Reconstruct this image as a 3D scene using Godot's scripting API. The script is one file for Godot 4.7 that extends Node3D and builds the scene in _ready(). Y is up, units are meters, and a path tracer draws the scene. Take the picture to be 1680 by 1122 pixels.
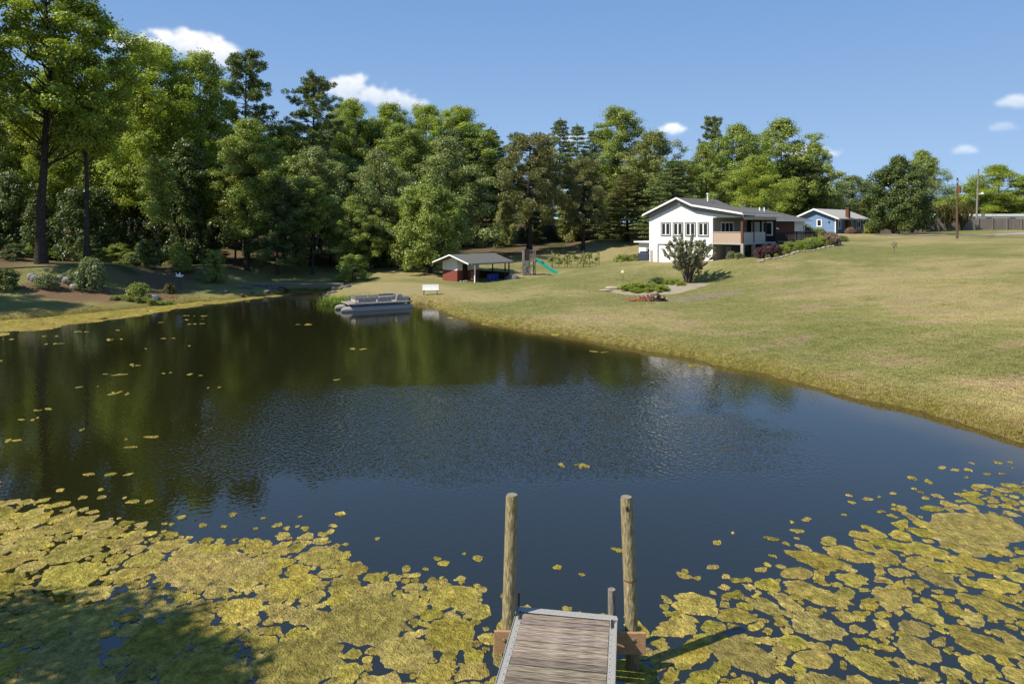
extends Node3D
# A farm pond on a sunny afternoon: woods on the left, lawn and houses on the right, a gangway in front.
# World: metres, y up, water level at y = 0, the camera looks along -z ("D" below is the distance -z).

const TAU_ := TAU

class MB:
	var v := PackedVector3Array()
	var n := PackedVector3Array()
	var c := PackedColorArray()
	var i := PackedInt32Array()
	var tint := Color(1, 1, 1)
	func quad(a: Vector3, b: Vector3, d: Vector3, e: Vector3) -> void:   # counter-clockwise seen from outside
		var nn := (b - a).cross(d - a)
		if nn.length_squared() < 1e-14:
			nn = (d - a).cross(e - a)
		nn = nn.normalized()
		var k := v.size()
		v.append(a); v.append(b); v.append(d); v.append(e)
		for q in 4:
			n.append(nn); c.append(tint)
		i.append(k); i.append(k + 2); i.append(k + 1); i.append(k); i.append(k + 3); i.append(k + 2)
	func tri(a: Vector3, b: Vector3, d: Vector3) -> void:
		var nn := (b - a).cross(d - a).normalized()
		var k := v.size()
		v.append(a); v.append(b); v.append(d)
		for q in 3:
			n.append(nn); c.append(tint)
		i.append(k); i.append(k + 2); i.append(k + 1)
	func box(o: Vector3, s: Vector3, b := Basis()) -> void:
		var x := b.x * s.x * 0.5
		var y := b.y * s.y * 0.5
		var z := b.z * s.z * 0.5
		quad(o - x - y + z, o + x - y + z, o + x + y + z, o - x + y + z)
		quad(o + x - y - z, o - x - y - z, o - x + y - z, o + x + y - z)
		quad(o + x - y + z, o + x - y - z, o + x + y - z, o + x + y + z)
		quad(o - x - y - z, o - x - y + z, o - x + y + z, o - x + y - z)
		quad(o - x + y + z, o + x + y + z, o + x + y - z, o - x + y - z)
		quad(o - x - y - z, o + x - y - z, o + x - y + z, o - x - y + z)
	func span(a: Vector3, b: Vector3) -> void:                            # axis box between two corners
		box((a + b) * 0.5, (b - a).abs())
	func cbox(o: Vector3, s: Vector3, b := Basis(), ch := 0.006) -> void:  # a box with chamfered edges
		var h := s * 0.5
		var corner := func(sx: float, sy: float, sz: float, ax: int) -> Vector3:
			var p := Vector3(sx * (h.x - ch), sy * (h.y - ch), sz * (h.z - ch))
			p[ax] = [sx * h.x, sy * h.y, sz * h.z][ax]
			return o + b * p
		for ax in 3:
			var u := (ax + 1) % 3
			var w := (ax + 2) % 3
			for sg in [-1.0, 1.0]:
				var ps := []
				for q in [[-1, -1], [1, -1], [1, 1], [-1, 1]]:
					var t := Vector3()
					t[ax] = sg; t[u] = q[0]; t[w] = q[1]
					ps.append(corner.call(t.x, t.y, t.z, ax))
				if sg > 0:
					quad(ps[0], ps[1], ps[2], ps[3])
				else:
					quad(ps[3], ps[2], ps[1], ps[0])
			for q in [[-1, -1], [1, -1], [1, 1], [-1, 1]]:                 # the edges that run along ax
				var t0 := Vector3(); var t1 := Vector3()
				t0[ax] = -1; t1[ax] = 1
				t0[u] = q[0]; t1[u] = q[0]; t0[w] = q[1]; t1[w] = q[1]
				var a: Vector3 = corner.call(t0.x, t0.y, t0.z, u)
				var bb: Vector3 = corner.call(t1.x, t1.y, t1.z, u)
				var cc: Vector3 = corner.call(t1.x, t1.y, t1.z, w)
				var dd: Vector3 = corner.call(t0.x, t0.y, t0.z, w)
				var out := (a + cc) * 0.5 - o
				out -= b[ax] * out.dot(b[ax])
				if (bb - a).cross(cc - a).dot(out) > 0:
					quad(a, bb, cc, dd)
				else:
					quad(dd, cc, bb, a)
	func tube(p: Array, r: Array, sides := 8, caps := true) -> void:
		var k := v.size()
		var m := p.size()
		var ref := Vector3(0.31, 0.2, 0.93)
		for j in m:
			var d: Vector3 = (p[mini(j + 1, m - 1)] - p[maxi(j - 1, 0)]).normalized()
			if absf(d.dot(ref)) > 0.95:
				ref = Vector3(0.9, 0.3, -0.1)
			var x := ref.cross(d).normalized()
			var y := d.cross(x)
			for s in sides:
				var a := TAU * s / sides
				var q := x * cos(a) + y * sin(a)
				v.append(p[j] + q * r[j]); n.append(q); c.append(tint)
		for j in m - 1:
			for s in sides:
				var a := k + j * sides + s
				var b := k + j * sides + (s + 1) % sides
				i.append(a); i.append(b + sides); i.append(b)
				i.append(a); i.append(a + sides); i.append(b + sides)
		if caps:
			for e in 2:
				var j := 0 if e == 0 else m - 1
				var d: Vector3 = (p[1] - p[0]).normalized() * -1.0 if e == 0 else (p[m - 1] - p[m - 2]).normalized()
				var o := v.size()
				v.append(p[j]); n.append(d); c.append(tint)
				for s in sides:
					v.append(v[k + j * sides + s]); n.append(d); c.append(tint)
				for s in sides:
					var a := o + 1 + s
					var b := o + 1 + (s + 1) % sides
					i.append(o)
					if e == 0:
						i.append(a); i.append(b)
					else:
						i.append(b); i.append(a)
	func rod(a: Vector3, b: Vector3, r: float, sides := 6) -> void:
		tube([a, b], [r, r], sides)
	func beam(a: Vector3, b: Vector3, w: float, h: float) -> void:         # a squared timber between two points
		var d := (b - a)
		var z := d.normalized()
		var x := Vector3.UP.cross(z)
		x = Vector3.RIGHT if x.length() < 0.01 else x.normalized()
		box((a + b) * 0.5, Vector3(w, h, d.length()), Basis(x, z.cross(x), z))
	func rock(o: Vector3, s: Vector3, seed_: int, rough := 0.25) -> void:
		var rr := RandomNumberGenerator.new(); rr.seed = seed_
		var fn := FastNoiseLite.new(); fn.seed = seed_; fn.frequency = 0.9; fn.fractal_octaves = 2
		var tw := rr.randf() * TAU
		var la := 7; var lo := 10
		var k := v.size()
		for a in la + 1:
			for b in lo:
				var th := PI * a / la; var ph := TAU * b / lo + tw
				var q := Vector3(sin(th) * cos(ph), cos(th), sin(th) * sin(ph))
				var f := 1.0 + rough * 1.6 * fn.get_noise_3dv(q)
				q = q * f
				q.y = clampf(q.y, -0.9, 0.82)
				v.append(o + q * s); n.append((q / s).normalized()); c.append(tint)
		for a in la:
			for b in lo:
				var p0 := k + a * lo + b; var p1 := k + a * lo + (b + 1) % lo
				i.append(p0); i.append(p0 + lo); i.append(p1 + lo)
				i.append(p0); i.append(p1 + lo); i.append(p1)
	func prism(poly: PackedVector2Array, z0: float, z1: float, t := Transform3D()) -> void:   # outline in x, y (counter-clockwise), from z0 (front, larger z) back to z1
		var ids := Geometry2D.triangulate_polygon(poly)
		for q in range(0, ids.size(), 3):
			var a := poly[ids[q]]; var b := poly[ids[q + 1]]; var d := poly[ids[q + 2]]
			if (b - a).cross(d - a) < 0:
				var w := b; b = d; d = w
			tri(t * Vector3(a.x, a.y, z0), t * Vector3(b.x, b.y, z0), t * Vector3(d.x, d.y, z0))
			tri(t * Vector3(d.x, d.y, z1), t * Vector3(b.x, b.y, z1), t * Vector3(a.x, a.y, z1))
		for q in poly.size():
			var a := poly[q]; var b := poly[(q + 1) % poly.size()]
			quad(t * Vector3(b.x, b.y, z0), t * Vector3(a.x, a.y, z0), t * Vector3(a.x, a.y, z1), t * Vector3(b.x, b.y, z1))
	func leaf(p: Vector3, nn: Vector3, t: Vector3, l: float, w: float, col: Color) -> void:
		var b := nn.cross(t) * w
		var k := v.size()
		v.append(p - t * l); v.append(p + b); v.append(p + t * l); v.append(p - b)
		n.append(nn); n.append(nn); n.append(nn); n.append(nn)
		c.append(col); c.append(col); c.append(col); c.append(col)
		i.append(k); i.append(k + 1); i.append(k + 2); i.append(k); i.append(k + 2); i.append(k + 3)
	func mesh() -> ArrayMesh:
		var a := []
		a.resize(Mesh.ARRAY_MAX)
		a[Mesh.ARRAY_VERTEX] = v; a[Mesh.ARRAY_NORMAL] = n; a[Mesh.ARRAY_COLOR] = c; a[Mesh.ARRAY_INDEX] = i
		var m := ArrayMesh.new()
		m.add_surface_from_arrays(Mesh.PRIMITIVE_TRIANGLES, a)
		return m

var rng := RandomNumberGenerator.new()
var M := {}
var taken := {}
var shore_noise := FastNoiseLite.new()
var patch_noise := FastNoiseLite.new()
var fine_noise := FastNoiseLite.new()

# ---------------------------------------------------------------- naming and tagging
func numbered(called: String) -> String:
	if not taken.has(called):
		taken[called] = 0
		return called
	taken[called] += 1
	return "%s_%03d" % [called, taken[called]]

func tag(o: Node, label := "", category := "", group := "", kind := "") -> void:
	if label: o.set_meta("label", label)
	if category: o.set_meta("category", category)
	if group: o.set_meta("group", group)
	if kind: o.set_meta("kind", kind)

func thing(called: String, label: String, category: String, pos := Vector3.ZERO, turn := 0.0, group := "") -> Node3D:
	var o := Node3D.new()
	o.name = numbered(called)
	add_child(o)
	o.position = pos
	o.rotation.y = turn
	tag(o, label, category, group)
	return o

func part(called: String, shape, m: Material, parent: Node) -> MeshInstance3D:
	var o := MeshInstance3D.new()
	o.name = called
	if parent != self:
		var k := 0
		while parent.has_node(NodePath(String(o.name))):
			k += 1
			o.name = "%s_%03d" % [called, k]
	else:
		o.name = numbered(called)
	o.mesh = shape.mesh() if shape is MB else shape
	o.material_override = m
	parent.add_child(o, true)
	return o

func one(called: String, shape, m: Material, label: String, category: String, group := "", kind := "") -> MeshInstance3D:
	var o := part(called, shape, m, self)
	tag(o, label, category, group, kind)
	return o

func struct(called: String, shape, m: Material, label := "") -> MeshInstance3D:
	var o := part(called, shape, m, self)
	tag(o, label, "", "", "structure")
	return o

# ---------------------------------------------------------------- materials
func lin(r: float, g: float, b: float) -> Color:
	return Color(r, g, b).linear_to_srgb()

func speckle(freq: float, dark: float, light: float, oct := 4, size := 256, cell := false, seed_ := 1, gain := 0.5) -> ImageTexture:   # a grey tile whose values run from dark to light
	var fn := FastNoiseLite.new()
	fn.seed = seed_
	fn.frequency = freq
	fn.fractal_octaves = oct
	fn.fractal_gain = gain
	if cell:
		fn.noise_type = FastNoiseLite.TYPE_CELLULAR
		fn.cellular_return_type = FastNoiseLite.RETURN_DISTANCE
	var im := fn.get_seamless_image(size, size)
	im.convert(Image.FORMAT_RGBA8)
	for y in size:
		for x in size:
			var q := lerpf(dark, light, im.get_pixel(x, y).r)
			im.set_pixel(x, y, Color(q, q, q))
	return ImageTexture.create_from_image(im)

func bumps(freq: float, strength: float, oct := 4, size := 256, seed_ := 2, cell := false, gain := 0.5) -> ImageTexture:
	var fn := FastNoiseLite.new()
	fn.seed = seed_
	fn.frequency = freq
	fn.fractal_octaves = oct
	fn.fractal_gain = gain
	if cell:
		fn.noise_type = FastNoiseLite.TYPE_CELLULAR
		fn.cellular_return_type = FastNoiseLite.RETURN_DISTANCE
	var im := fn.get_seamless_image(size, size)
	im.convert(Image.FORMAT_RGBA8)
	im.bump_map_to_normal_map(strength)
	return ImageTexture.create_from_image(im)

func mat(called: String, col: Color, rough := 0.85, o := {}) -> StandardMaterial3D:
	var m := StandardMaterial3D.new()
	m.resource_name = called
	m.albedo_color = col
	m.roughness = rough
	m.metallic_specular = o.get("spec", 0.4)
	m.metallic = o.get("metal", 0.0)
	m.vertex_color_use_as_albedo = o.get("vc", false)
	if o.has("tex"):
		m.albedo_texture = o.tex
	if o.has("nrm"):
		m.normal_enabled = true
		m.normal_texture = o.nrm
		m.normal_scale = o.get("ns", 1.0)
	if o.has("tex") or o.has("nrm"):
		m.uv1_triplanar = true
		m.uv1_world_triplanar = o.get("world", false)
		m.uv1_scale = o.get("sc", Vector3.ONE)
		m.uv1_triplanar_sharpness = 4.0
	if o.has("back"):
		m.backlight_enabled = true
		m.backlight = o.back
	M[called] = m
	return m

func leaf_mat(called: String, r: float, g: float, b: float, through := 0.85) -> void:
	mat(called, lin(r, g, b), 0.45, {"vc": true, "spec": 0.45, "back": Color(through * 0.95, through, through * 0.5)})

func make_materials() -> void:
	var grain := speckle(0.03, 0.55, 1.0, 5, 256, false, 3)
	var fine := speckle(0.05, 0.7, 1.0, 4, 256, false, 4)
	var rough_n := bumps(0.04, 6.0, 5, 256, 5)
	var wood_n := bumps(0.03, 4.0, 4, 256, 6)
	mat("ground", Color.WHITE, 0.95, {"vc": true, "spec": 0.15, "tex": speckle(0.04, 0.62, 1.0, 5, 512, false, 7), "nrm": bumps(0.06, 10.0, 4, 512, 8), "ns": 0.9, "world": true, "sc": Vector3.ONE * 0.42})
	mat("algae", Color.WHITE, 0.85, {"vc": true, "spec": 0.2, "tex": speckle(0.012, 0.40, 1.0, 8, 1024, false, 9, 0.86), "nrm": bumps(0.02, 10.0, 7, 1024, 10, false, 0.82), "ns": 1.9, "world": true, "sc": Vector3.ONE * 0.22})
	mat("grass", Color.WHITE, 0.7, {"vc": true, "spec": 0.2, "back": Color(0.4, 0.45, 0.15)})
	leaf_mat("leaf_bright", 0.345, 0.405, 0.068, 1.0)
	leaf_mat("leaf_mid", 0.275, 0.335, 0.070)
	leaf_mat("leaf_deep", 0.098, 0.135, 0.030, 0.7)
	leaf_mat("leaf_grey", 0.255, 0.295, 0.105, 0.85)
	leaf_mat("leaf_olive", 0.234, 0.253, 0.069, 0.85)
	leaf_mat("leaf_pale", 0.220, 0.259, 0.116, 0.85)
	leaf_mat("leaf_rust", 0.150, 0.130, 0.035, 0.85)
	leaf_mat("needle", 0.165, 0.215, 0.068, 0.6)
	leaf_mat("needle_olive", 0.205, 0.211, 0.073, 0.6)
	leaf_mat("leaf_purple", 0.080, 0.032, 0.032, 0.4)
	leaf_mat("leaf_tan", 0.250, 0.165, 0.110, 0.4)
	leaf_mat("leaf_lime", 0.240, 0.280, 0.050, 0.6)
	leaf_mat("leaf_silver", 0.205, 0.205, 0.100, 0.4)
	mat("bark", lin(0.105, 0.088, 0.072), 0.95, {"tex": grain, "nrm": rough_n, "ns": 1.4, "sc": Vector3(1.2, 0.35, 1.2), "spec": 0.1})
	mat("bark_pale", lin(0.20, 0.17, 0.14), 0.95, {"tex": grain, "nrm": rough_n, "ns": 1.2, "sc": Vector3(1.2, 0.4, 1.2), "spec": 0.1})
	mat("post_wood", lin(0.46, 0.375, 0.20), 0.8, {"vc": true, "tex": speckle(0.035, 0.5, 1.0, 5, 256, false, 13), "nrm": wood_n, "ns": 1.0, "sc": Vector3(4.0, 0.45, 4.0)})
	mat("post_end", lin(0.36, 0.33, 0.24), 0.9, {"tex": grain, "nrm": rough_n, "sc": Vector3.ONE * 5.0})
	mat("plank", Color.WHITE, 0.88, {"vc": true, "tex": speckle(0.035, 0.25, 1.0, 5, 512, false, 14), "nrm": wood_n, "ns": 1.2, "sc": Vector3(0.14, 5.0, 5.0), "spec": 0.25})
	mat("lumber", lin(0.45, 0.27, 0.14), 0.75, {"vc": true, "tex": speckle(0.03, 0.72, 1.0, 4, 256, false, 15), "sc": Vector3(0.6, 6.0, 6.0)})
	mat("aluminium", lin(0.43, 0.41, 0.37), 0.6, {"metal": 0.1, "tex": fine, "sc": Vector3.ONE * 3.0, "nrm": rough_n, "ns": 0.12})
	mat("steel_dark", lin(0.06, 0.055, 0.05), 0.5, {"metal": 0.6})
	mat("rust", lin(0.16, 0.06, 0.03), 0.9)
	mat("bolt", lin(0.5, 0.5, 0.48), 0.35, {"metal": 0.9})
	mat("siding", lin(0.74, 0.74, 0.745), 0.6, {"tex": speckle(0.02, 0.93, 1.0, 3, 256, false, 16), "sc": Vector3.ONE * 0.3})
	mat("trim_white", lin(0.80, 0.80, 0.79), 0.5)
	mat("trim_grey", lin(0.17, 0.185, 0.20), 0.6)
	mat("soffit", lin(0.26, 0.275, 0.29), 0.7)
	mat("shingle", lin(0.205, 0.195, 0.185), 0.95, {"tex": speckle(0.06, 0.6, 1.0, 4, 256, false, 17), "nrm": rough_n, "ns": 0.8, "sc": Vector3.ONE * 0.8, "spec": 0.15})
	mat("shingle_pale", lin(0.52, 0.49, 0.46), 0.95, {"tex": speckle(0.06, 0.7, 1.0, 4, 256, false, 18), "sc": Vector3.ONE * 0.8, "spec": 0.15})
	mat("glass_dark", lin(0.018, 0.020, 0.022), 0.06, {"spec": 0.5})
	mat("brick", lin(0.22, 0.085, 0.055), 0.9, {"tex": speckle(0.08, 0.55, 1.0, 3, 256, true, 19), "sc": Vector3(1.6, 3.2, 1.6), "nrm": rough_n, "ns": 0.6})
	mat("brick_paint", lin(0.27, 0.075, 0.055), 0.85, {"tex": speckle(0.08, 0.72, 1.0, 3, 256, true, 20), "sc": Vector3(1.6, 3.2, 1.6), "nrm": rough_n, "ns": 0.5})
	mat("tan_board", lin(0.42, 0.31, 0.235), 0.75)
	mat("grey_board", lin(0.36, 0.34, 0.30), 0.75)
	mat("red_wood", lin(0.20, 0.075, 0.035), 0.7, {"tex": grain, "sc": Vector3(4, 0.5, 4)})
	mat("dark_wood", lin(0.055, 0.040, 0.032), 0.8, {"tex": grain, "sc": Vector3(3, 0.6, 3)})
	mat("grey_wood", lin(0.33, 0.285, 0.24), 0.9, {"vc": true, "tex": grain, "nrm": wood_n, "ns": 0.8, "sc": Vector3(3, 0.4, 3)})
	mat("fence_wood", lin(0.30, 0.215, 0.15), 0.9, {"vc": true, "tex": grain, "nrm": wood_n, "ns": 0.8, "sc": Vector3(3, 0.4, 3)})
	mat("concrete", lin(0.42, 0.38, 0.33), 0.9, {"tex": fine, "nrm": rough_n, "ns": 0.4, "sc": Vector3.ONE * 0.9})
	mat("stucco", lin(0.47, 0.41, 0.35), 0.9, {"tex": fine, "sc": Vector3.ONE * 0.9})
	mat("stone", Color.WHITE, 0.9, {"vc": true, "tex": grain, "nrm": rough_n, "ns": 1.0, "sc": Vector3.ONE * 1.3})
	mat("sand", lin(0.46, 0.38, 0.28), 0.95, {"tex": speckle(0.09, 0.6, 1.0, 4, 256, false, 21), "nrm": rough_n, "sc": Vector3.ONE * 0.7, "world": true})
	mat("ash", lin(0.30, 0.255, 0.21), 0.95, {"tex": grain, "nrm": rough_n, "sc": Vector3.ONE * 0.6, "world": true})
	mat("asphalt_pale", lin(0.36, 0.33, 0.28), 0.95, {"tex": fine, "sc": Vector3.ONE * 0.7, "world": true})
	mat("blue_siding", lin(0.135, 0.215, 0.37), 0.65)
	mat("boat_grey", lin(0.36, 0.325, 0.285), 0.6, {"tex": fine, "sc": Vector3.ONE * 2.0})
	mat("boat_pale", lin(0.52, 0.455, 0.385), 0.6, {"tex": fine, "sc": Vector3.ONE * 2.0})
	mat("pontoon", lin(0.46, 0.42, 0.37), 0.6, {"metal": 0.0, "tex": fine, "sc": Vector3.ONE * 1.5})
	mat("white_paint", lin(0.80, 0.79, 0.77), 0.5, {"tex": speckle(0.03, 0.88, 1.0, 3, 128, false, 22), "sc": Vector3.ONE})
	mat("teal_plastic", lin(0.012, 0.28, 0.225), 0.32, {"spec": 0.5})
	mat("rock_wall", lin(0.33, 0.31, 0.30), 0.85, {"tex": speckle(0.12, 0.35, 1.0, 2, 256, true, 23), "nrm": rough_n, "sc": Vector3.ONE * 1.0})
	mat("blue_cover", lin(0.035, 0.045, 0.075), 0.7)
	mat("blue_plastic", lin(0.02, 0.05, 0.25), 0.5)
	mat("orange_wood", lin(0.42, 0.20, 0.09), 0.8, {"vc": true, "tex": grain, "sc": Vector3.ONE * 2.0})
	mat("debris", Color.WHITE, 0.95, {"vc": true})
	mat("wire", lin(0.04, 0.04, 0.045), 0.7)
	mat("pole_grey", lin(0.36, 0.33, 0.29), 0.9, {"tex": grain, "sc": Vector3(3, 0.3, 3)})
	mat("pole_brown", lin(0.19, 0.115, 0.07), 0.9, {"tex": grain, "sc": Vector3(3, 0.3, 3)})
	mat("yellow_white", lin(0.75, 0.70, 0.42), 0.6)

# ---------------------------------------------------------------- the lie of the land
var POND := PackedVector2Array([   # shoreline, (x, D)
	Vector2(16.6, 21.0), Vector2(16.1, 23.6), Vector2(15.1, 25.9), Vector2(13.8, 28.2), Vector2(12.5, 31.2), Vector2(10.6, 34.1), Vector2(8.4, 37.4), Vector2(5.6, 40.7), Vector2(2.3, 44.8),
	Vector2(-1.7, 49.0), Vector2(-4.6, 53.2), Vector2(-6.4, 57.4), Vector2(-7.4, 60.3), Vector2(-11.5, 62.6), Vector2(-15.0, 62.8), Vector2(-16.6, 64.6), Vector2(-18.4, 68.2), Vector2(-20.0, 74.0), Vector2(-23.4, 74.5),
	Vector2(-23.6, 68.4), Vector2(-26.5, 64.4), Vector2(-30.0, 60.2), Vector2(-32.6, 55.4), Vector2(-35.0, 52.2), Vector2(-37.2, 50.0), Vector2(-40.0, 46.0), Vector2(-40.5, 40.0), Vector2(-37.5, 32.0),
	Vector2(-31.0, 22.0), Vector2(-23.0, 13.0), Vector2(-13.0, 9.3), Vector2(-6.0, 3.2), Vector2(4.0, 3.0), Vector2(11.0, 6.0), Vector2(15.5, 11.5), Vector2(17.0, 16.5)])
var LAND := [   # (x, D, height above the water)
	[14.7, 74, 3.0], [20.0, 69, 3.3], [22.2, 67, 3.9], [28, 72, 4.3], [33, 79, 4.75], [15.7, 62, 1.75], [10.7, 55, 0.9], [-7.5, 64, 0.55], [-5, 76, 0.72], [-2, 82, 0.75], [4.4, 84, 0.8], [7.3, 92, 1.3], [4, 105, 2.6],
	[6, 115, 3.3], [16, 115, 4.5], [52.5, 110, 5.55], [44, 114, 5.5], [80, 118, 6.1], [62, 106, 5.5], [54.7, 85, 5.25], [39.5, 88, 4.8], [22, 40, 1.5], [35, 52, 2.7], [45, 65, 3.9], [17.5, 27, 0.85], [30, 32, 1.5], [12, 45, 0.9],
	[-40, 58, 2.0], [-44, 65, 3.5], [-41, 66, 3.3], [-35, 58, 1.45], [-30, 66, 1.1], [-26, 72, 0.9], [-20, 79, 0.95], [-36, 76, 2.5], [-33, 86, 2.6], [-20, 92, 1.4], [-10, 90, 1.25], [-5, 96, 1.8], [-15, 106, 2.6], [-40, 100, 4.0],
	[-62, 70, 5.0], [-56, 52, 3.0], [-50, 40, 1.8], [-34, 18, 1.2], [-12, -4, 1.2], [8, -4, 1.2], [25, 8, 1.2], [45, 20, 1.8], [0, 140, 5.6], [-30, 150, 9.0], [-12, 165, 10.0], [60, 150, 6.6], [-60, 150, 6.5], [120, 130, 7.2], [90, 60, 5.2], [0, 260, 7.4], [110, 260, 7.8],
	[-110, 260, 7.8], [-120, 80, 6.5], [0, 600, 8.5], [300, 300, 8.5], [-300, 300, 8.5], [300, 0, 6.0], [-300, 0, 5.0], [0, -300, 3.0]]
const CELL := 0.5
const GX0 := -52.0
const GD0 := -8.0
const GNX := 225
const GND := 176
var cache_h := PackedFloat32Array()
var cache_d := PackedFloat32Array()

func shore(x: float, d: float) -> float:            # metres from the shoreline, negative in the water
	var p := Vector2(x, d)
	var best := 1e9
	var m := POND.size()
	for q in m:
		var a := POND[q]
		var ab := POND[(q + 1) % m] - a
		var t := clampf((p - a).dot(ab) / ab.length_squared(), 0.0, 1.0)
		best = minf(best, (a + ab * t).distance_squared_to(p))
	best = sqrt(best)
	if Geometry2D.is_point_in_polygon(p, POND):
		best = -best
	return best + shore_noise.get_noise_2d(x, d) * 0.55

func lie(x: float, d: float) -> float:
	var w := 0.0
	var h := 0.0
	for q in LAND:
		var r2: float = (x - q[0]) * (x - q[0]) + (d - q[1]) * (d - q[1]) + 4.0
		var k := 1.0 / (r2 * sqrt(r2))
		w += k
		h += k * q[2]
	return h / w

func level(x: float, d: float, s: float) -> float:
	if s < 0.0:
		return maxf(-1.6, s * 0.5)
	var b := maxf(lie(x, d), 0.6)
	var bank := 0.55 * (1.0 - exp(-s / 0.75)) + 0.05 * patch_noise.get_noise_2d(x * 9.0, d * 9.0) * smoothstep(0.2, 1.5, s)
	return bank + (b - 0.55) * smoothstep(0.6, 11.0, s)

func in_cache(x: float, d: float) -> bool:
	return x > GX0 and d > GD0 and x < GX0 + CELL * (GNX - 2) and d < GD0 + CELL * (GND - 2)

func look(a: PackedFloat32Array, x: float, d: float) -> float:
	var u := (x - GX0) / CELL
	var v := (d - GD0) / CELL
	var k := int(v) * GNX + int(u)
	u -= int(u)
	v -= int(v)
	return lerpf(lerpf(a[k], a[k + 1], u), lerpf(a[k + GNX], a[k + GNX + 1], u), v)

func shore_at(x: float, d: float) -> float:
	return look(cache_d, x, d) if in_cache(x, d) else shore(x, d)

func gh(x: float, d: float) -> float:               # the height of the ground
	return look(cache_h, x, d) if in_cache(x, d) else level(x, d, shore(x, d))

func on(x: float, d: float, up := 0.0) -> Vector3:
	return Vector3(x, gh(x, d) + up, -d)

func survey() -> void:
	cache_h.resize(GNX * GND)
	cache_d.resize(GNX * GND)
	for j in GND:
		for q in GNX:
			var x := GX0 + q * CELL
			var d := GD0 + j * CELL
			var s := shore(x, d)
			cache_d[j * GNX + q] = s
			cache_h[j * GNX + q] = level(x, d, s)

func blob(x: float, d: float, cx: float, cd: float, rx: float, rd: float) -> float:   # 1 inside an oval patch, 0 outside, with a ragged edge
	var q := Vector2((x - cx) / rx, (d - cd) / rd).length() + 0.35 * fine_noise.get_noise_2d(x * 3.0, d * 3.0)
	return 1.0 - smoothstep(0.75, 1.1, q)

func soil(x: float, d: float, s: float) -> Color:   # what grows or lies on the ground there (its own colour)
	var a := patch_noise.get_noise_2d(x, d * 1.5)
	var b := fine_noise.get_noise_2d(x, d * 2.0)
	var e := fine_noise.get_noise_2d(x * 4.0 + 70.0, d * 6.0)
	var green := Color(0.300, 0.290, 0.110)
	var straw := Color(0.465, 0.385, 0.185)
	var lush := Color(0.165, 0.205, 0.045)
	var c := green.lerp(straw, smoothstep(-0.30, 0.42, a + 0.5 * b + 0.35 * e))
	c = c.lerp(lush, 0.55 * smoothstep(0.26, 0.6, -a * 0.7 + 0.8 * e))
	c = c * (1.0 + 0.05 * sin((d - 0.35 * x + 6.0 * a) * 3.6) * smoothstep(8.0, 20.0, x))       # mower tracks
	c = c.lerp(Color(0.42, 0.31, 0.20), 0.75 * smoothstep(0.24, 0.5, b + 0.4 * e) * smoothstep(70.0, 45.0, d) * float(x > 3.0))
	c = c.lerp(Color(0.400, 0.320, 0.125), 0.55 * smoothstep(2.6, 0.5, s) * float(s > 0.0))       # dry grass on the bank
	c = c.lerp(Color(0.29, 0.25, 0.05), 0.6 * smoothstep(0.9, 0.25, s + 0.4 * e))
	c = c.lerp(Color(0.075, 0.050, 0.025), smoothstep(0.10, -0.12, s))
	var wood := 0.0                                                                              # leaf litter under the trees
	wood = maxf(wood, smoothstep(-28.5, -34.0, x + 0.9 * b * 3.0) * smoothstep(60.0, 66.0, d + 2.5 * a))
	wood = maxf(wood, smoothstep(-42.0, -46.0, x) * smoothstep(20.0, 34.0, d))
	wood = maxf(wood, smoothstep(86.0, 92.0, d - maxf(0.0, x + 16.0) * 0.85 + 5.0 * a))
	wood *= 1.0 - smoothstep(38.0, 46.0, x)
	var litter := Color(0.215, 0.150, 0.090).lerp(Color(0.095, 0.110, 0.035), smoothstep(-0.1, 0.4, b))
	c = c.lerp(litter, wood)
	c = c.lerp(Color(0.27, 0.175, 0.105), maxf(blob(x, d, -37.2, 58.9, 4.6, 2.9), blob(x, d, -32.0, 61.6, 2.2, 1.4)))   # mulch
	c = c.lerp(Color(0.40, 0.33, 0.25).lerp(Color(0.30, 0.24, 0.18), 0.5 + 0.5 * e), 0.85 * blob(x, d, 14.0, 54.5, 4.0, 1.1))   # ashy bare ground by the burn pile
	return c

func axis(a: float, b: float, step: float, fine_a: float, fine_b: float, fine_step: float) -> PackedFloat32Array:
	var out := PackedFloat32Array()
	var x := fine_a
	var st := fine_step
	var low := []
	while x > a:
		st = minf(st * 1.18, step)
		x -= st
		low.append(x)
	low.reverse()
	for q in low: out.append(q)
	x = fine_a
	while x < fine_b:
		out.append(x)
		x += fine_step
	st = fine_step
	while x < b:
		out.append(x)
		st = minf(st * 1.12, step)
		x += st
	out.append(b)
	return out

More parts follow.
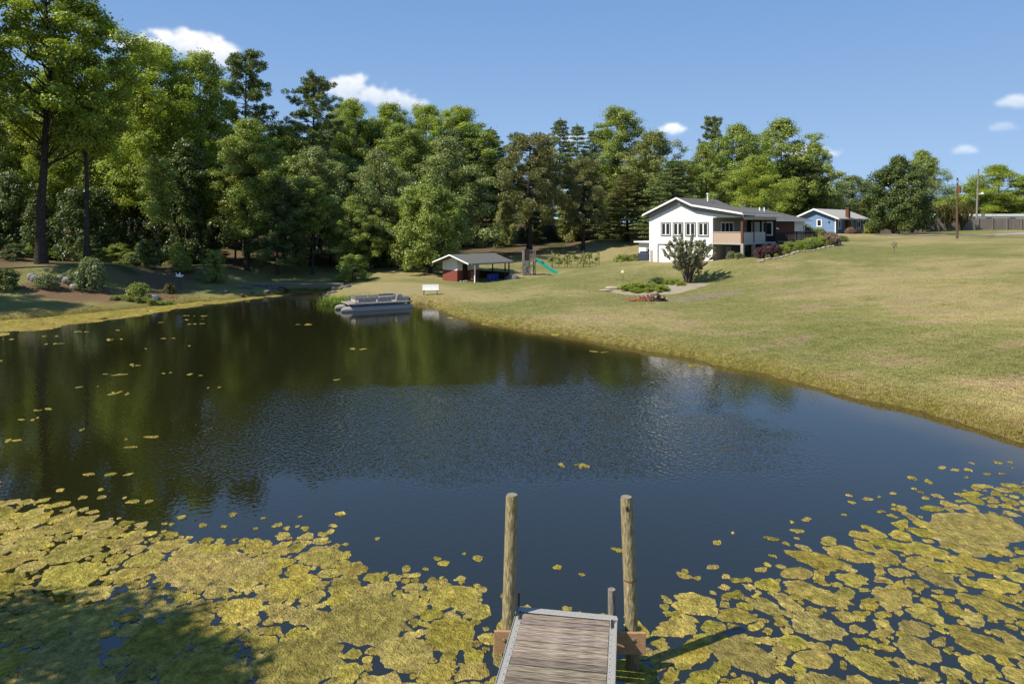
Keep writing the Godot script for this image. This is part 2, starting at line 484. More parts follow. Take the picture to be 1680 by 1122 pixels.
func build_ground() -> void:
	var xs := axis(-900.0, 900.0, 60.0, -44.0, 36.0, 0.42)
	var ds := axis(-300.0, 1500.0, 60.0, 14.0, 84.0, 0.42)
	var V := PackedVector3Array(); var N := PackedVector3Array(); var C := PackedColorArray(); var I := PackedInt32Array()
	for d in ds:
		for x in xs:
			var s := shore_at(x, d)
			var h := gh(x, d)
			V.append(Vector3(x, h, -d))
			C.append(soil(x, d, s))
	var nx := xs.size()
	N.resize(V.size())
	for j in ds.size():
		for q in nx:
			var l := V[j * nx + maxi(q - 1, 0)]; var r := V[j * nx + mini(q + 1, nx - 1)]
			var f := V[maxi(j - 1, 0) * nx + q]; var g := V[mini(j + 1, ds.size() - 1) * nx + q]
			N[j * nx + q] = (r - l).cross(g - f).normalized()
	for j in ds.size() - 1:
		for q in nx - 1:
			var a := j * nx + q
			I.append(a); I.append(a + nx); I.append(a + nx + 1)
			I.append(a); I.append(a + nx + 1); I.append(a + 1)
	var A := []
	A.resize(Mesh.ARRAY_MAX)
	A[Mesh.ARRAY_VERTEX] = V; A[Mesh.ARRAY_NORMAL] = N; A[Mesh.ARRAY_COLOR] = C; A[Mesh.ARRAY_INDEX] = I
	var m := ArrayMesh.new()
	m.add_surface_from_arrays(Mesh.PRIMITIVE_TRIANGLES, A)
	struct("ground", m, M.ground, "mown lawn with straw-coloured patches rising from the pond to the woods")

func build_water() -> void:
	var x0 := -46.0; var x1 := 24.0; var d0 := -2.0; var d1 := 78.0
	var side := 2048
	var fn := FastNoiseLite.new()
	fn.seed = 31
	fn.frequency = 0.19
	fn.fractal_octaves = 3
	fn.fractal_gain = 0.45
	fn.domain_warp_enabled = true
	fn.domain_warp_amplitude = 8.0
	fn.domain_warp_frequency = 0.01
	var im := fn.get_image(side, side, false, false, false)
	im.convert(Image.FORMAT_RGBA8)
	# the breeze reaches the middle of the pond; near the gangway and along the far bank the water lies still
	var low := 256
	var calm := Image.create(low, low, false, Image.FORMAT_RGBA8)
	for y in low:
		for q in low:
			var x := lerpf(x0, x1, (q + 0.5) / low)
			var d := lerpf(d1, d0, (y + 0.5) / low)
			var a := fine_noise.get_noise_2d(x * 1.2, d * 2.5) * 1.6 + patch_noise.get_noise_2d(x * 2.0, d * 4.0) * 2.0
			var near_edge := 18.8 + 0.02 * x + a * 0.5
			var windy := smoothstep(near_edge - 1.0, near_edge + 1.8, d) * (1.0 - smoothstep(25.0, 33.0, d + a)) * smoothstep(-13.0, -3.5, x + 0.25 * (d - 20.0) + a) * (1.0 - smoothstep(2.5, 11.5, x + 1.5 * a))
			var breath := 0.07 + 0.06 * smoothstep(20.0, 34.0, d)
			calm.set_pixel(q, y, Color(0.5, 0.5, 0.5, 1.0 - clampf(maxf(windy, breath), 0.0, 1.0)))
	calm.resize(side, side, Image.INTERPOLATE_BILINEAR)
	im.blend_rect(calm, Rect2i(0, 0, side, side), Vector2i.ZERO)
	im.bump_map_to_normal_map(6.0)
	var m := StandardMaterial3D.new()
	m.resource_name = "pond_water"
	m.albedo_color = Color.WHITE
	m.vertex_color_use_as_albedo = true
	m.roughness = 0.015
	m.metallic_specular = 0.6
	m.normal_enabled = true
	m.normal_texture = ImageTexture.create_from_image(im)
	m.normal_scale = 0.135
	M["water"] = m
	var V := PackedVector3Array(); var N := PackedVector3Array(); var C := PackedColorArray(); var I := PackedInt32Array(); var U := PackedVector2Array()
	var nx := 141; var nd := 161
	for j in nd:
		for q in nx:
			var x := lerpf(x0, x1, float(q) / (nx - 1)); var d := lerpf(d0, d1, float(j) / (nd - 1))
			V.append(Vector3(x, 0, -d)); N.append(Vector3.UP); U.append(Vector2(float(q) / (nx - 1), 1.0 - float(j) / (nd - 1)))
			var s := shore_at(x, d)
			var c := Color(0.0150, 0.0155, 0.0055).lerp(Color(0.062, 0.044, 0.012), smoothstep(-3.2, -0.2, s))
			C.append(c)
	for j in nd - 1:
		for q in nx - 1:
			var a := j * nx + q
			I.append(a); I.append(a + nx); I.append(a + nx + 1)
			I.append(a); I.append(a + nx + 1); I.append(a + 1)
	var A := []
	A.resize(Mesh.ARRAY_MAX)
	A[Mesh.ARRAY_VERTEX] = V; A[Mesh.ARRAY_NORMAL] = N; A[Mesh.ARRAY_COLOR] = C; A[Mesh.ARRAY_INDEX] = I; A[Mesh.ARRAY_TEX_UV] = U
	var me := ArrayMesh.new()
	me.add_surface_from_arrays(Mesh.PRIMITIVE_TRIANGLES, A)
	struct("pond_water", me, m, "dark green pond water, rippled in the middle and still near the gangway")

# ---------------------------------------------------------------- camera, sky, sun
func view_and_light() -> void:
	var cam := Camera3D.new()
	cam.name = "camera"
	cam.projection = Camera3D.PROJECTION_FRUSTUM
	cam.near = 0.1
	cam.far = 4000.0
	cam.size = 2.0 * cam.near * 561.0 / 1135.0
	cam.frustum_offset = Vector2(0, -193.0 / 1135.0 * cam.near)     # a level camera with the lens shifted down: upright lines stay upright
	cam.position = Vector3(0, 7, 0)
	cam.current = true
	add_child(cam)
	var env := Environment.new()
	env.background_mode = Environment.BG_SKY
	env.tonemap_mode = Environment.TONE_MAPPER_LINEAR
	env.tonemap_exposure = 1.78
	env.sdfgi_enabled = true
	env.ssao_enabled = true
	env.ssil_enabled = true
	var sm := ProceduralSkyMaterial.new()
	sm.sky_top_color = lin(0.066, 0.158, 0.350)
	sm.sky_horizon_color = lin(0.265, 0.385, 0.540)
	sm.sky_curve = 0.15
	sm.ground_bottom_color = lin(0.10, 0.10, 0.06)
	sm.ground_horizon_color = lin(0.30, 0.40, 0.50)
	sm.sun_angle_max = 12.0
	sm.sun_curve = 0.1
	sm.sky_cover = clouds()
	var sky := Sky.new()
	sky.sky_material = sm
	env.sky = sky
	var we := WorldEnvironment.new()
	we.name = "environment"
	we.environment = env
	add_child(we)
	var sun := DirectionalLight3D.new()
	sun.name = "sun"
	sun.light_color = Color(1.0, 0.97, 0.91)
	sun.light_energy = 1.30
	sun.light_angular_distance = 0.53
	sun.shadow_enabled = true
	add_child(sun)
	sun.look_at_from_position(Vector3.ZERO, Vector3(0.90, -1.13, -0.44), Vector3.UP)

func clouds() -> ImageTexture:
	var w := 2048; var h := 1024
	var im := Image.create(w, h, false, Image.FORMAT_RGBA8)
	im.fill(Color(0, 0, 0, 0))
	var fn := FastNoiseLite.new()
	fn.seed = 5; fn.frequency = 0.55; fn.fractal_octaves = 5; fn.fractal_gain = 0.55
	# each puff: azimuth and height in degrees, half width, half height; a fair-weather sky, more of it outside the frame
	var puffs := [[-25.3, 13.2, 2.7, 1.15, 0.85], [-23.3, 12.8, 1.7, 1.35, 0.9], [-28.0, 12.8, 2.3, 0.7, 0.8], [-13.4, 10.8, 1.9, 1.2, 0.7], [-11.0, 10.2, 2.4, 0.9, 0.65], [-8.6, 9.9, 1.5, 0.8, 0.6], [13.2, 7.6, 1.1, 0.5, 0.8], [4.0, 7.0, 3.0, 0.5, 0.35], [23.0, 5.4, 2.0, 0.6, 0.5],
		[36.9, 8.1, 2.0, 0.5, 0.5], [33.3, 5.1, 0.9, 0.34, 0.36], [35.4, 6.5, 1.0, 0.3, 0.22]]
	var rr := RandomNumberGenerator.new()
	rr.seed = 77
	for k in 26:
		var az := rr.randf_range(50.0, 310.0)
		var el := rr.randf_range(6.0, 34.0)
		for q in 3:
			puffs.append([az + rr.randf_range(-4, 4), el + rr.randf_range(-0.8, 0.8), rr.randf_range(2.0, 4.5), rr.randf_range(0.7, 1.7), rr.randf_range(0.5, 1.0)])
	for p in puffs:
		var u0 := int(floor((p[0] - p[2] * 1.6) / 360.0 * w)); var u1 := int((p[0] + p[2] * 1.6) / 360.0 * w)
		var v0 := int((90.0 - p[1] - p[3] * 1.7) / 180.0 * h); var v1 := int((90.0 - p[1] + p[3] * 1.7) / 180.0 * h)
		for y in range(maxi(v0, 0), v1 + 1):
			for x in range(u0, u1 + 1):
				var az: float = (x + 0.5) / w * 360.0
				var el: float = 90.0 - (y + 0.5) / h * 180.0
				var dx: float = (az - p[0]) / p[2]
				var dy: float = (el - p[1]) / p[3]
				if dy < 0.0: dy *= 1.35
				var f: float = 1.0 - sqrt(dx * dx + dy * dy) + 0.62 * fn.get_noise_2d(az * 1.1, el * 1.7) + 0.10
				var a: float = smoothstep(0.0, 0.42, f) * p[4]
				if a <= 0.004: continue
				var xx := posmod(x, w)
				var was := im.get_pixel(xx, y)
				var body := clampf(0.78 + 0.3 * dy + 0.25 * fn.get_noise_2d(az * 2.0 + 40.0, el * 3.0), 0.5, 1.0)
				var col := lin(0.56 * body, 0.44 * body, 0.22 * body)
				if a > was.a:
					im.set_pixel(xx, y, Color(col.r, col.g, col.b, a))
	return ImageTexture.create_from_image(im)

# ---------------------------------------------------------------- trees and shrubs
func any_way(r: RandomNumberGenerator) -> Vector3:
	var z := r.randf() * 2.0 - 1.0
	var a := r.randf() * TAU
	var q := sqrt(1.0 - z * z)
	return Vector3(q * cos(a), z, q * sin(a))

func clump(mb: MB, o: Vector3, size: Vector3, count: int, l: float, w: float, r: RandomNumberGenerator, rise := 0.55) -> void:
	var tone := r.randf_range(0.78, 1.18)
	var warm := r.randf_range(-0.08, 0.10)
	for k in count:
		var d := any_way(r)
		var p := o + d * size * lerpf(0.25, 1.05, sqrt(r.randf())) * (1.0 if r.randf() < 0.78 else r.randf_range(1.0, 1.75))
		var nn := (d * 0.75 + Vector3(0, rise, 0) + any_way(r) * 0.65).normalized()
		var t := any_way(r)
		t = (t - nn * t.dot(nn)).normalized()
		var f := tone * r.randf_range(0.80, 1.2)
		var s := r.randf_range(0.7, 1.25)
		mb.leaf(p, nn, t, l * s, w * s, Color(f * (1.0 + warm + r.randf_range(-0.06, 0.08)), f, f * (1.0 - warm)))

func needles(mb: MB, o: Vector3, size: Vector3, count: int, l: float, w: float, r: RandomNumberGenerator) -> void:   # tufts of long needles that point outward and up
	var tone := r.randf_range(0.75, 1.2)
	for k in count:
		var d := any_way(r)
		var p := o + d * size * lerpf(0.3, 1.0, sqrt(r.randf()))
		var t := (d + Vector3(0, 0.35, 0) + any_way(r) * 0.8).normalized()
		var nn := any_way(r) + Vector3(0, 0.6, 0)
		nn = (nn - t * nn.dot(t)).normalized()
		var f := tone * r.randf_range(0.75, 1.25)
		mb.leaf(p, nn, t, l * r.randf_range(0.7, 1.2), w, Color(f * (1.0 + r.randf_range(-0.05, 0.12)), f, f * 0.95))

func limb(mb: MB, a: Vector3, b: Vector3, r0: float, r1: float, sag: float, sides := 5) -> void:
	var m := a.lerp(b, 0.5) + Vector3(0, sag, 0)
	mb.tube([a, a.lerp(m, 0.6), m.lerp(b, 0.35), b], [r0, lerpf(r0, r1, 0.4), lerpf(r0, r1, 0.7), r1], sides, false)

func trunk_at(path: Array, t: float) -> Vector3:
	var k := clampf(t, 0.0, 0.999) * (path.size() - 1)
	return path[int(k)].lerp(path[int(k) + 1], k - int(k))

func make_trunk(mb: MB, H: float, r0: float, reach: float, wob: float, r: RandomNumberGenerator) -> Array:
	var path := []
	var rad := []
	var m := 9
	var off := Vector3()
	for k in m:
		var t := float(k) / (m - 1)
		path.append(Vector3(off.x, -0.4 + (H * reach + 0.4) * t, off.z))
		rad.append(r0 * (1.0 - 0.86 * pow(t, 0.9)) * (1.35 if k == 0 else 1.0))
		off += Vector3(r.randf_range(-wob, wob), 0, r.randf_range(-wob, wob))
	mb.tube(path, rad, 9, false)
	return path

func broadleaf(seed_: int, H: float, R: float, base: float, n: int, per: int, cr: float, l: float, shape := 0, r0 := 0.0) -> Array:
	var r := RandomNumberGenerator.new()
	r.seed = seed_
	var wood := MB.new()
	var crown := MB.new()
	if r0 == 0.0:
		r0 = 0.0125 * H + 0.05
	var path := make_trunk(wood, H, r0, 0.86, 0.02 * H / 3.0, r)
	for k in n:
		var t := pow((k + r.randf()) / n, 0.85)
		var y := lerpf(base * H, H * 0.96, t)
		var prof := 1.0
		if shape == 0:                                   # forest crown: widest above the middle
			prof = pow(maxf(sin(PI * clampf(0.16 + 0.80 * t, 0.0, 1.0)), 0.02), 0.6) * (0.62 + 0.38 * t if t < 0.6 else 0.85)
		elif shape == 1 or shape == 3:                                 # lawn tree: wide low dome
			prof = sqrt(maxf(1.0 - pow(absf(1.75 * t - 0.62), 2.4), 0.03))
		else:                                            # thicket
			prof = sqrt(maxf(1.0 - t * t * 0.9, 0.05))
		var a := k * 2.39996 + r.randf_range(-0.5, 0.5)
		var q: float = R * prof * sqrt(lerpf(0.12, 1.0, r.randf())) * (1.12 if r.randf() < 0.15 else 0.95)
		if shape == 3:
			q = R * prof * sqrt(lerpf(0.3, 1.0, r.randf())) * 0.95
		q *= 1.0 + (1.1 if shape < 3 else 0.3) * fine_noise.get_noise_3d(cos(a) * 9.0 + seed_ * 7.0, y * 1.6, sin(a) * 9.0)
		var at := trunk_at(path, y / (H * 0.9))
		var o := Vector3(at.x + cos(a) * q, y, at.z + sin(a) * q)
		var s := cr * r.randf_range(0.65, 1.25) * (1.0 - 0.25 * t)
		clump(crown, o, Vector3(s * r.randf_range(0.85, 1.4), s * r.randf_range(0.5, 0.95), s * r.randf_range(0.85, 1.4)), int(per * s * s / (cr * cr) * 1.05), l, l * 0.62, r)
		if k % 2 == 0:
			var hb := clampf(y - q * r.randf_range(0.5, 1.0) - 0.5, base * H * 0.75, H * 0.84)
			var st := trunk_at(path, (hb + 0.4) / (H * 0.86 + 0.4))
			limb(wood, st, o, r0 * 0.30 * (1.0 - 0.6 * t), 0.02, -0.08 * q, 5)
	return [wood.mesh(), crown.mesh()]

func sparse_pine(seed_: int, H: float, R: float, base: float, n: int) -> Array:
	var r := RandomNumberGenerator.new()
	r.seed = seed_
	var wood := MB.new()
	var crown := MB.new()
	var path := make_trunk(wood, H, 0.011 * H + 0.05, 0.98, 0.06, r)
	for k in n:
		var t := (k + r.randf()) / n
		var y := lerpf(base * H, H * 0.97, t)
		var a := k * 2.39996 + r.randf_range(-0.6, 0.6)
		var q: float = R * (0.35 + 0.75 * sin(PI * (0.25 + 0.72 * t))) * r.randf_range(0.45, 1.05)
		var st := trunk_at(path, (y + 0.4) / (H * 0.98 + 0.4))
		var o := st + Vector3(cos(a) * q, q * r.randf_range(-0.1, 0.6), sin(a) * q)
		limb(wood, st, o, 0.075 * (1.2 - t), 0.018, 0.1)
		for c in 4:
			var oo := st.lerp(o, 1.0 - 0.17 * c) + any_way(r) * 0.3
			var s := r.randf_range(0.35, 0.68)
			needles(crown, oo, Vector3(s * 0.95, s * 0.72, s * 0.95), int(150 * s), 0.22, 0.05, r)
	for k in 9:                                          # dead stubs below the crown
		var st := trunk_at(path, r.randf_range(0.3, base))
		var a := r.randf() * TAU
		limb(wood, st, st + Vector3(cos(a), 0.15, sin(a)) * r.randf_range(0.5, 1.5), 0.035, 0.012, 0.0, 4)
	return [wood.mesh(), crown.mesh()]

func layered_pine(seed_: int, H: float, R: float, base: float, dense: float) -> Array:
	var r := RandomNumberGenerator.new()
	r.seed = seed_
	var wood := MB.new()
	var crown := MB.new()
	var path := make_trunk(wood, H, 0.011 * H + 0.05, 1.0, 0.03, r)
	var y := base * H
	var turn := 0.0
	while y < H * 0.97:
		var t := (y / H - base) / (1.0 - base)
		var arms := 5 if t < 0.75 else 4
		turn += r.randf_range(0.3, 0.9)
		for k in arms:
			var a := turn + TAU * k / arms + r.randf_range(-0.3, 0.3)
			var q := R * pow(1.0 - t, 0.72) * r.randf_range(0.55, 1.12) + 0.25
			var st := trunk_at(path, (y + 0.4) / (H + 0.4))
			var o := st + Vector3(cos(a) * q, q * (0.10 + 0.25 * t), sin(a) * q)
			limb(wood, st, o, 0.06 * (1.15 - t), 0.014, -0.05 * q, 4)
			var m := maxi(1, int(q / 0.95))
			for c in m:
				var f := 1.0 - 0.72 * c / float(m)
				var s := r.randf_range(0.5, 0.85)
				needles(crown, st.lerp(o, f) + Vector3(0, 0.08, 0), Vector3(s * 1.2, s * 0.38, s * 1.2), int(170 * s * dense), 0.20, 0.055, r)
		y += r.randf_range(0.75, 1.25) * (1.0 - 0.35 * t)
	needles(crown, path[path.size() - 1] + Vector3(0, -0.2, 0), Vector3(0.3, 0.7, 0.3), 60, 0.2, 0.05, r)
	return [wood.mesh(), crown.mesh()]

func rough_pine(seed_: int, H: float, R: float) -> Array:      # a dense, ragged pine with a stout trunk
	var r := RandomNumberGenerator.new()
	r.seed = seed_
	var wood := MB.new()
	var crown := MB.new()
	var path := make_trunk(wood, H, 0.42, 0.95, 0.10, r)
	for k in 96:
		var t := (k + r.randf()) / 96.0
		var y := lerpf(0.26 * H, H * 0.95, t)
		var a := k * 2.39996 + r.randf_range(-0.5, 0.5)
		var q: float = R * sqrt(maxf(1.0 - pow(absf(1.5 * t - 0.62), 2.2), 0.04)) * sqrt(lerpf(0.2, 1.0, r.randf()))
		var st := trunk_at(path, clampf((y - 0.25 * q + 0.4) / (H * 0.95 + 0.4), 0.15, 0.97))
		var o := Vector3(st.x + cos(a) * q, y, st.z + sin(a) * q)
		limb(wood, st, o, 0.09 * (1.2 - t), 0.02, -0.1, 4)
		var s := r.randf_range(0.7, 1.2)
		needles(crown, o, Vector3(s * 1.1, s * 0.65, s * 1.1), int(420 * s), 0.17, 0.055, r)
	for k in 14:
		var st := trunk_at(path, r.randf_range(0.16, 0.45))
		var a := r.randf() * TAU
		limb(wood, st, st + Vector3(cos(a), -0.1, sin(a)) * r.randf_range(0.7, 2.6), 0.04, 0.012, 0.0, 4)
	return [wood.mesh(), crown.mesh()]

func thicket(seed_: int, H: float, R: float, n: int, per: int, l: float, cr := 0.5) -> Array:
	var r := RandomNumberGenerator.new()
	r.seed = seed_
	var wood := MB.new()
	var crown := MB.new()
	for k in 6:
		var a := r.randf() * TAU
		limb(wood, Vector3(cos(a) * 0.1, -0.15, sin(a) * 0.1), Vector3(cos(a) * R * 0.6, H * r.randf_range(0.5, 0.85), sin(a) * R * 0.6), 0.035 * H * 0.5, 0.012, 0.1 * H, 5)
	for k in n:
		var t := pow((k + r.randf()) / n, 0.8)
		var a := k * 2.39996 + r.randf_range(-0.4, 0.4)
		var q := R * sqrt(maxf(1.0 - pow(t, 2.2) * 0.95, 0.04)) * sqrt(lerpf(0.25, 1.0, r.randf())) * r.randf_range(0.85, 1.1)
		var s := cr * r.randf_range(0.65, 1.2)
		clump(crown, Vector3(cos(a) * q, maxf(lerpf(0.1 * H, H, t) - s * 0.5, s * 0.4), sin(a) * q), Vector3(s, s * 0.8, s), per, l, l * 0.55, r, 0.5)
	return [wood.mesh(), crown.mesh()]

func vase_shrub(seed_: int, H: float, R: float) -> Array:       # many bare stems that fan out of one foot, small pale leaves
	var r := RandomNumberGenerator.new()
	r.seed = seed_
	var wood := MB.new()
	var crown := MB.new()
	for k in 30:
		var a := k * 2.39996 + r.randf_range(-0.3, 0.3)
		var out: float = R * sqrt((k + 0.5) / 30.0)
		var foot := Vector3(cos(a), 0, sin(a)) * 0.16 * sqrt((k + 0.5) / 30.0) + Vector3(0, -0.15, 0)
		var tip := Vector3(cos(a) * out * 0.85, H * (0.97 - 0.33 * pow(out / R, 2.2)) * r.randf_range(0.86, 1.03), sin(a) * out * 0.85)
		var m1 := Vector3(cos(a) * out * 0.24, tip.y * 0.36, sin(a) * out * 0.24)
		var m2 := Vector3(cos(a) * out * 0.60, tip.y * 0.72, sin(a) * out * 0.60)
		wood.tube([foot, m1, m2, tip], [0.050, 0.038, 0.022, 0.008], 5, false)
		for c in 9:
			var f := r.randf_range(0.30, 1.0)
			var st := m1.lerp(m2, (f - 0.3) / 0.35) if f < 0.65 else m2.lerp(tip, (f - 0.65) / 0.35)
			var d := (Vector3(cos(a), 0.8, sin(a)) + any_way(r) * 0.8).normalized()
			var e := st + d * r.randf_range(0.3, 0.62)
			wood.tube([st, e], [0.012, 0.005], 3, false)
			for q in 60:
				var f2 := r.randf()
				var p := st.lerp(e, f2) + any_way(r) * 0.10
				var t := (d * 0.7 + any_way(r) * 0.8).normalized()
				var nn := any_way(r) + Vector3(0, 0.7, 0)
				nn = (nn - t * nn.dot(t)).normalized()
				var g := r.randf_range(0.7, 1.25)
				crown.leaf(p, nn, t, 0.075, 0.036, Color(g, g, g * 0.95))
	return [wood.mesh(), crown.mesh()]

var PROTO := {}

func grow_protos() -> void:
	for k in 3:
		PROTO["oak%d" % k] = [broadleaf(100 + k, 24.0, 5.4, 0.22, 128, 560, 1.15, 0.125, 0)] + [24.0, 5.9, "bark"]
		PROTO["round%d" % k] = [broadleaf(200 + k, 16.0, 5.0, 0.12, 118, 440, 1.02, 0.115, 1)] + [16.0, 5.5, "bark"]
	PROTO["front0"] = [broadleaf(301, 26.0, 7.8, 0.40, 125, 400, 1.0, 0.14, 0, 0.44)] + [26.0, 7.8, "bark"]
	PROTO["front1"] = [broadleaf(302, 24.0, 5.4, 0.42, 84, 400, 1.0, 0.14, 0, 0.28)] + [24.0, 5.6, "bark"]
	PROTO["lawn0"] = [broadleaf(410, 12.5, 5.6, 0.08, 190, 330, 1.0, 0.14, 3, 0.3)] + [12.5, 6.1, "bark"]
	for k in 2:
		PROTO["loblolly%d" % k] = [sparse_pine(500 + k, 26.0, 3.7, 0.55, 60)] + [26.0, 3.8, "bark"]
		PROTO["layered%d" % k] = [layered_pine(600 + k, 22.0, 4.6, 0.10, 1.15)] + [22.0, 4.3, "bark"]
		PROTO["under%d" % k] = [broadleaf(700 + k, 8.0, 3.2, 0.03, 52, 290, 0.95, 0.15, 2, 0.09)] + [8.0, 3.6, "bark"]
		PROTO["bush%d" % k] = [thicket(800 + k, 1.6, 1.1, 34, 90, 0.075, 0.34)] + [1.6, 1.25, "bark"]
	for k in 2:
		PROTO["slim%d" % k] = [broadleaf(760 + k, 17.0, 2.8, 0.42, 52, 300, 0.95, 0.14, 0, 0.17)] + [17.0, 3.0, "bark"]
	PROTO["rough0"] = [rough_pine(901, 17.0, 4.6)] + [17.0, 5.0, "bark"]
	PROTO["vase0"] = [vase_shrub(950, 4.3, 2.65)] + [4.3, 2.4, "bark_pale"]

func plant(called: String, proto: String, leaf: String, x: float, d: float, top: float, r: float, turn: float, label: String, category: String, group := "", sink := 0.0) -> Node3D:
	var p: Array = PROTO[proto]
	var y := gh(x, d) - sink
	var o := thing(called, label, category, Vector3(x, y, -d), turn, group)
	o.scale = Vector3(r / p[2], (top - y) / p[1], r / p[2])
	var small := proto.begins_with("bush") or proto.begins_with("vase")
	part("stems" if small else "trunk", p[0][0], M[p[3]], o)
	part("foliage" if small else "crown", p[0][1], M[leaf], o)
	return o

# ---------------------------------------------------------------- grass
func tuft(seed_: int, blades: int, h: float, spread: float, w: float) -> ArrayMesh:
	var r := RandomNumberGenerator.new()
	r.seed = seed_
	var mb := MB.new()
	for k in blades:
		var a := r.randf() * TAU
		var q := Vector3(cos(a), 0, sin(a)) * spread * r.randf()
		var lean := Vector3(cos(a + r.randf()), 0, sin(a)) * h * r.randf_range(0.2, 0.7)
		var tip := q + lean + Vector3(0, h * r.randf_range(0.55, 1.1), 0)
		var side := Vector3(-sin(a), 0, cos(a)) * w
		var mid := q.lerp(tip, 0.55) - lean * 0.12
		var g := r.randf_range(0.92, 1.1)
		mb.tint = Color(g, g, g)
		mb.quad(q - side, q + side, mid + side * 0.7, mid - side * 0.7)
		mb.tri(mid - side * 0.7, mid + side * 0.7, tip)
	return mb.mesh()

func scatter(called: String, m: Mesh, ma: Material, at: Array, col: PackedColorArray, parent: Node = self) -> MultiMeshInstance3D:
	var mm := MultiMesh.new()
	mm.transform_format = MultiMesh.TRANSFORM_3D
	mm.use_colors = true
	mm.mesh = m
	mm.instance_count = at.size()
	for k in at.size():
		mm.set_instance_transform(k, at[k])
		mm.set_instance_color(k, col[k])
	var o := MultiMeshInstance3D.new()
	o.name = numbered(called)
	o.multimesh = mm
	o.material_override = ma
	parent.add_child(o, true)
	o.set_meta("kind", "stuff")
	return o

func sow() -> void:
	var r := RandomNumberGenerator.new()
	r.seed = 12
	var at := [[], []]
	var col := [PackedColorArray(), PackedColorArray()]
	for k in 470000:
		var d := 20.0 + 62.0 * pow(r.randf(), 1.9)
		var x := r.randf_range(-0.86, 0.86) * d
		var s := shore_at(x, d)
		if s < 0.06 or (x > -30.0 and x < -4.0 and d > 64.0): continue
		if x < -10.0 and (s > 3.0 or d > 70.0): continue
		if blob(x, d, -36.5, 58.5, 5.6, 3.6) > 0.3: continue
		var bank := s < 2.6
		if not bank and r.randf() > 1.15 - d / 75.0: continue
		var which := 0 if bank else 1
		var sc := r.randf_range(0.6, 1.25) * (1.0 if not bank else lerpf(1.15, 0.7, s / 2.6))
		var b := Basis(Vector3.UP, r.randf() * TAU).scaled(Vector3(sc * 1.2, sc * r.randf_range(0.7, 1.2), sc * 1.2))
		at[which].append(Transform3D(b, on(x, d, -0.01)))
		var c := soil(x, d, maxf(s, 0.35)) * r.randf_range(0.94, 1.08)
		col[which].append(Color(c.r * r.randf_range(0.95, 1.12), c.g * 1.03, c.b))
	var g0 := scatter("bank_grass", tuft(41, 9, 0.072, 0.15, 0.009), M.grass, at[0], col[0])
	tag(g0, "long dry grass on the bank at the water's edge", "", "", "stuff")
	var g1 := scatter("lawn_grass", tuft(42, 9, 0.060, 0.17, 0.009), M.grass, at[1], col[1])
	tag(g1, "short mown grass of the lawn, green and straw-coloured", "", "", "stuff")

# ---------------------------------------------------------------- algae
func pad(mb: MB, x: float, d: float, rad: float, r: RandomNumberGenerator, lift: float, stretch := 1.0) -> void:
	var m := 10 if rad < 0.12 else (18 if rad < 0.25 else 40)
	var ph := r.randf() * 50.0
	var tone := r.randf_range(0.72, 1.12)
	var base := Color(0.820, 0.620, 0.110).lerp(Color(0.560, 0.490, 0.075), r.randf()).lerp(Color(0.78, 0.59, 0.24), 0.6 * r.randf())
	base = Color(base.r * tone, base.g * tone, base.b * tone)
	var turn := r.randf() * PI
	var wild := 1.9 if rad < 0.16 else 1.0
	var ax := Vector2(cos(turn), sin(turn))
	var k := mb.v.size()
	mb.v.append(Vector3(x, lift + 0.010, -d)); mb.n.append(Vector3.UP); mb.c.append(base)
	for ring in 3:
		for q in m:
			var a := TAU * q / m
			var f: float = rad * (1.0 + wild * 0.42 * fine_noise.get_noise_2d(cos(a) * 3.6 + ph, sin(a) * 3.6 - ph) + wild * 0.20 * fine_noise.get_noise_2d(cos(a) * 13.0 - ph, sin(a) * 13.0 + ph) + 0.14 * fine_noise.get_noise_2d(cos(a) * 40.0 + ph, sin(a) * 40.0 + ph)) * [0.62, 0.93, 1.0][ring]
			var v: Vector2 = Vector2(cos(a), sin(a)) * f
			v += ax * v.dot(ax) * (stretch - 1.0)
			mb.v.append(Vector3(x + v.x, [lift + 0.010, lift + 0.004, -0.02][ring] + 0.006 * fine_noise.get_noise_2d(v.x * 9.0 + ph, v.y * 9.0) * float(ring == 0), -d - v.y))
			mb.n.append(Vector3.UP if ring < 2 else Vector3(cos(a), 0.3, -sin(a)).normalized())
			var e := r.randf_range(0.9, 1.1)
			mb.c.append(Color(base.r * e * 0.92, base.g * e * 0.95, base.b * 0.9) if ring == 0 else Color(base.r * 1.05 * e, base.g * 1.05 * e, base.b * 1.2))
	for q in m:
		var p := k + 1 + q
		var w := k + 1 + (q + 1) % m
		mb.i.append(k); mb.i.append(w); mb.i.append(p)
		for ring in 2:
			var p0 := p + ring * m; var w0 := w + ring * m
			mb.i.append(p0); mb.i.append(w0 + m); mb.i.append(p0 + m)
			mb.i.append(p0); mb.i.append(w0); mb.i.append(w0 + m)

var FRINGE := PackedVector2Array([Vector2(-17, 18.6), Vector2(-12.9, 17.4), Vector2(-10.3, 16.7), Vector2(-8.5, 15.8), Vector2(-7, 15.2), Vector2(-5.2, 15.3), Vector2(-4, 15.1), Vector2(-3.0, 14.0), Vector2(-1.9, 13.5), Vector2(-0.9, 13.6), Vector2(-0.4, 12.5),
	Vector2(0.6, 12.6), Vector2(1.6, 12.5), Vector2(2.0, 13.6), Vector2(2.8, 13.7), Vector2(3.6, 13.4), Vector2(5.0, 14.2), Vector2(6.4, 14.9), Vector2(8, 15.9), Vector2(10, 17.0), Vector2(12.3, 18.6), Vector2(14.2, 19.0), Vector2(17, 20.5)])

func fringe(x: float) -> float:
	for q in FRINGE.size() - 1:
		if x < FRINGE[q + 1].x:
			return lerpf(FRINGE[q].y, FRINGE[q + 1].y, clampf((x - FRINGE[q].x) / (FRINGE[q + 1].x - FRINGE[q].x), 0.0, 1.0))
	return 20.5

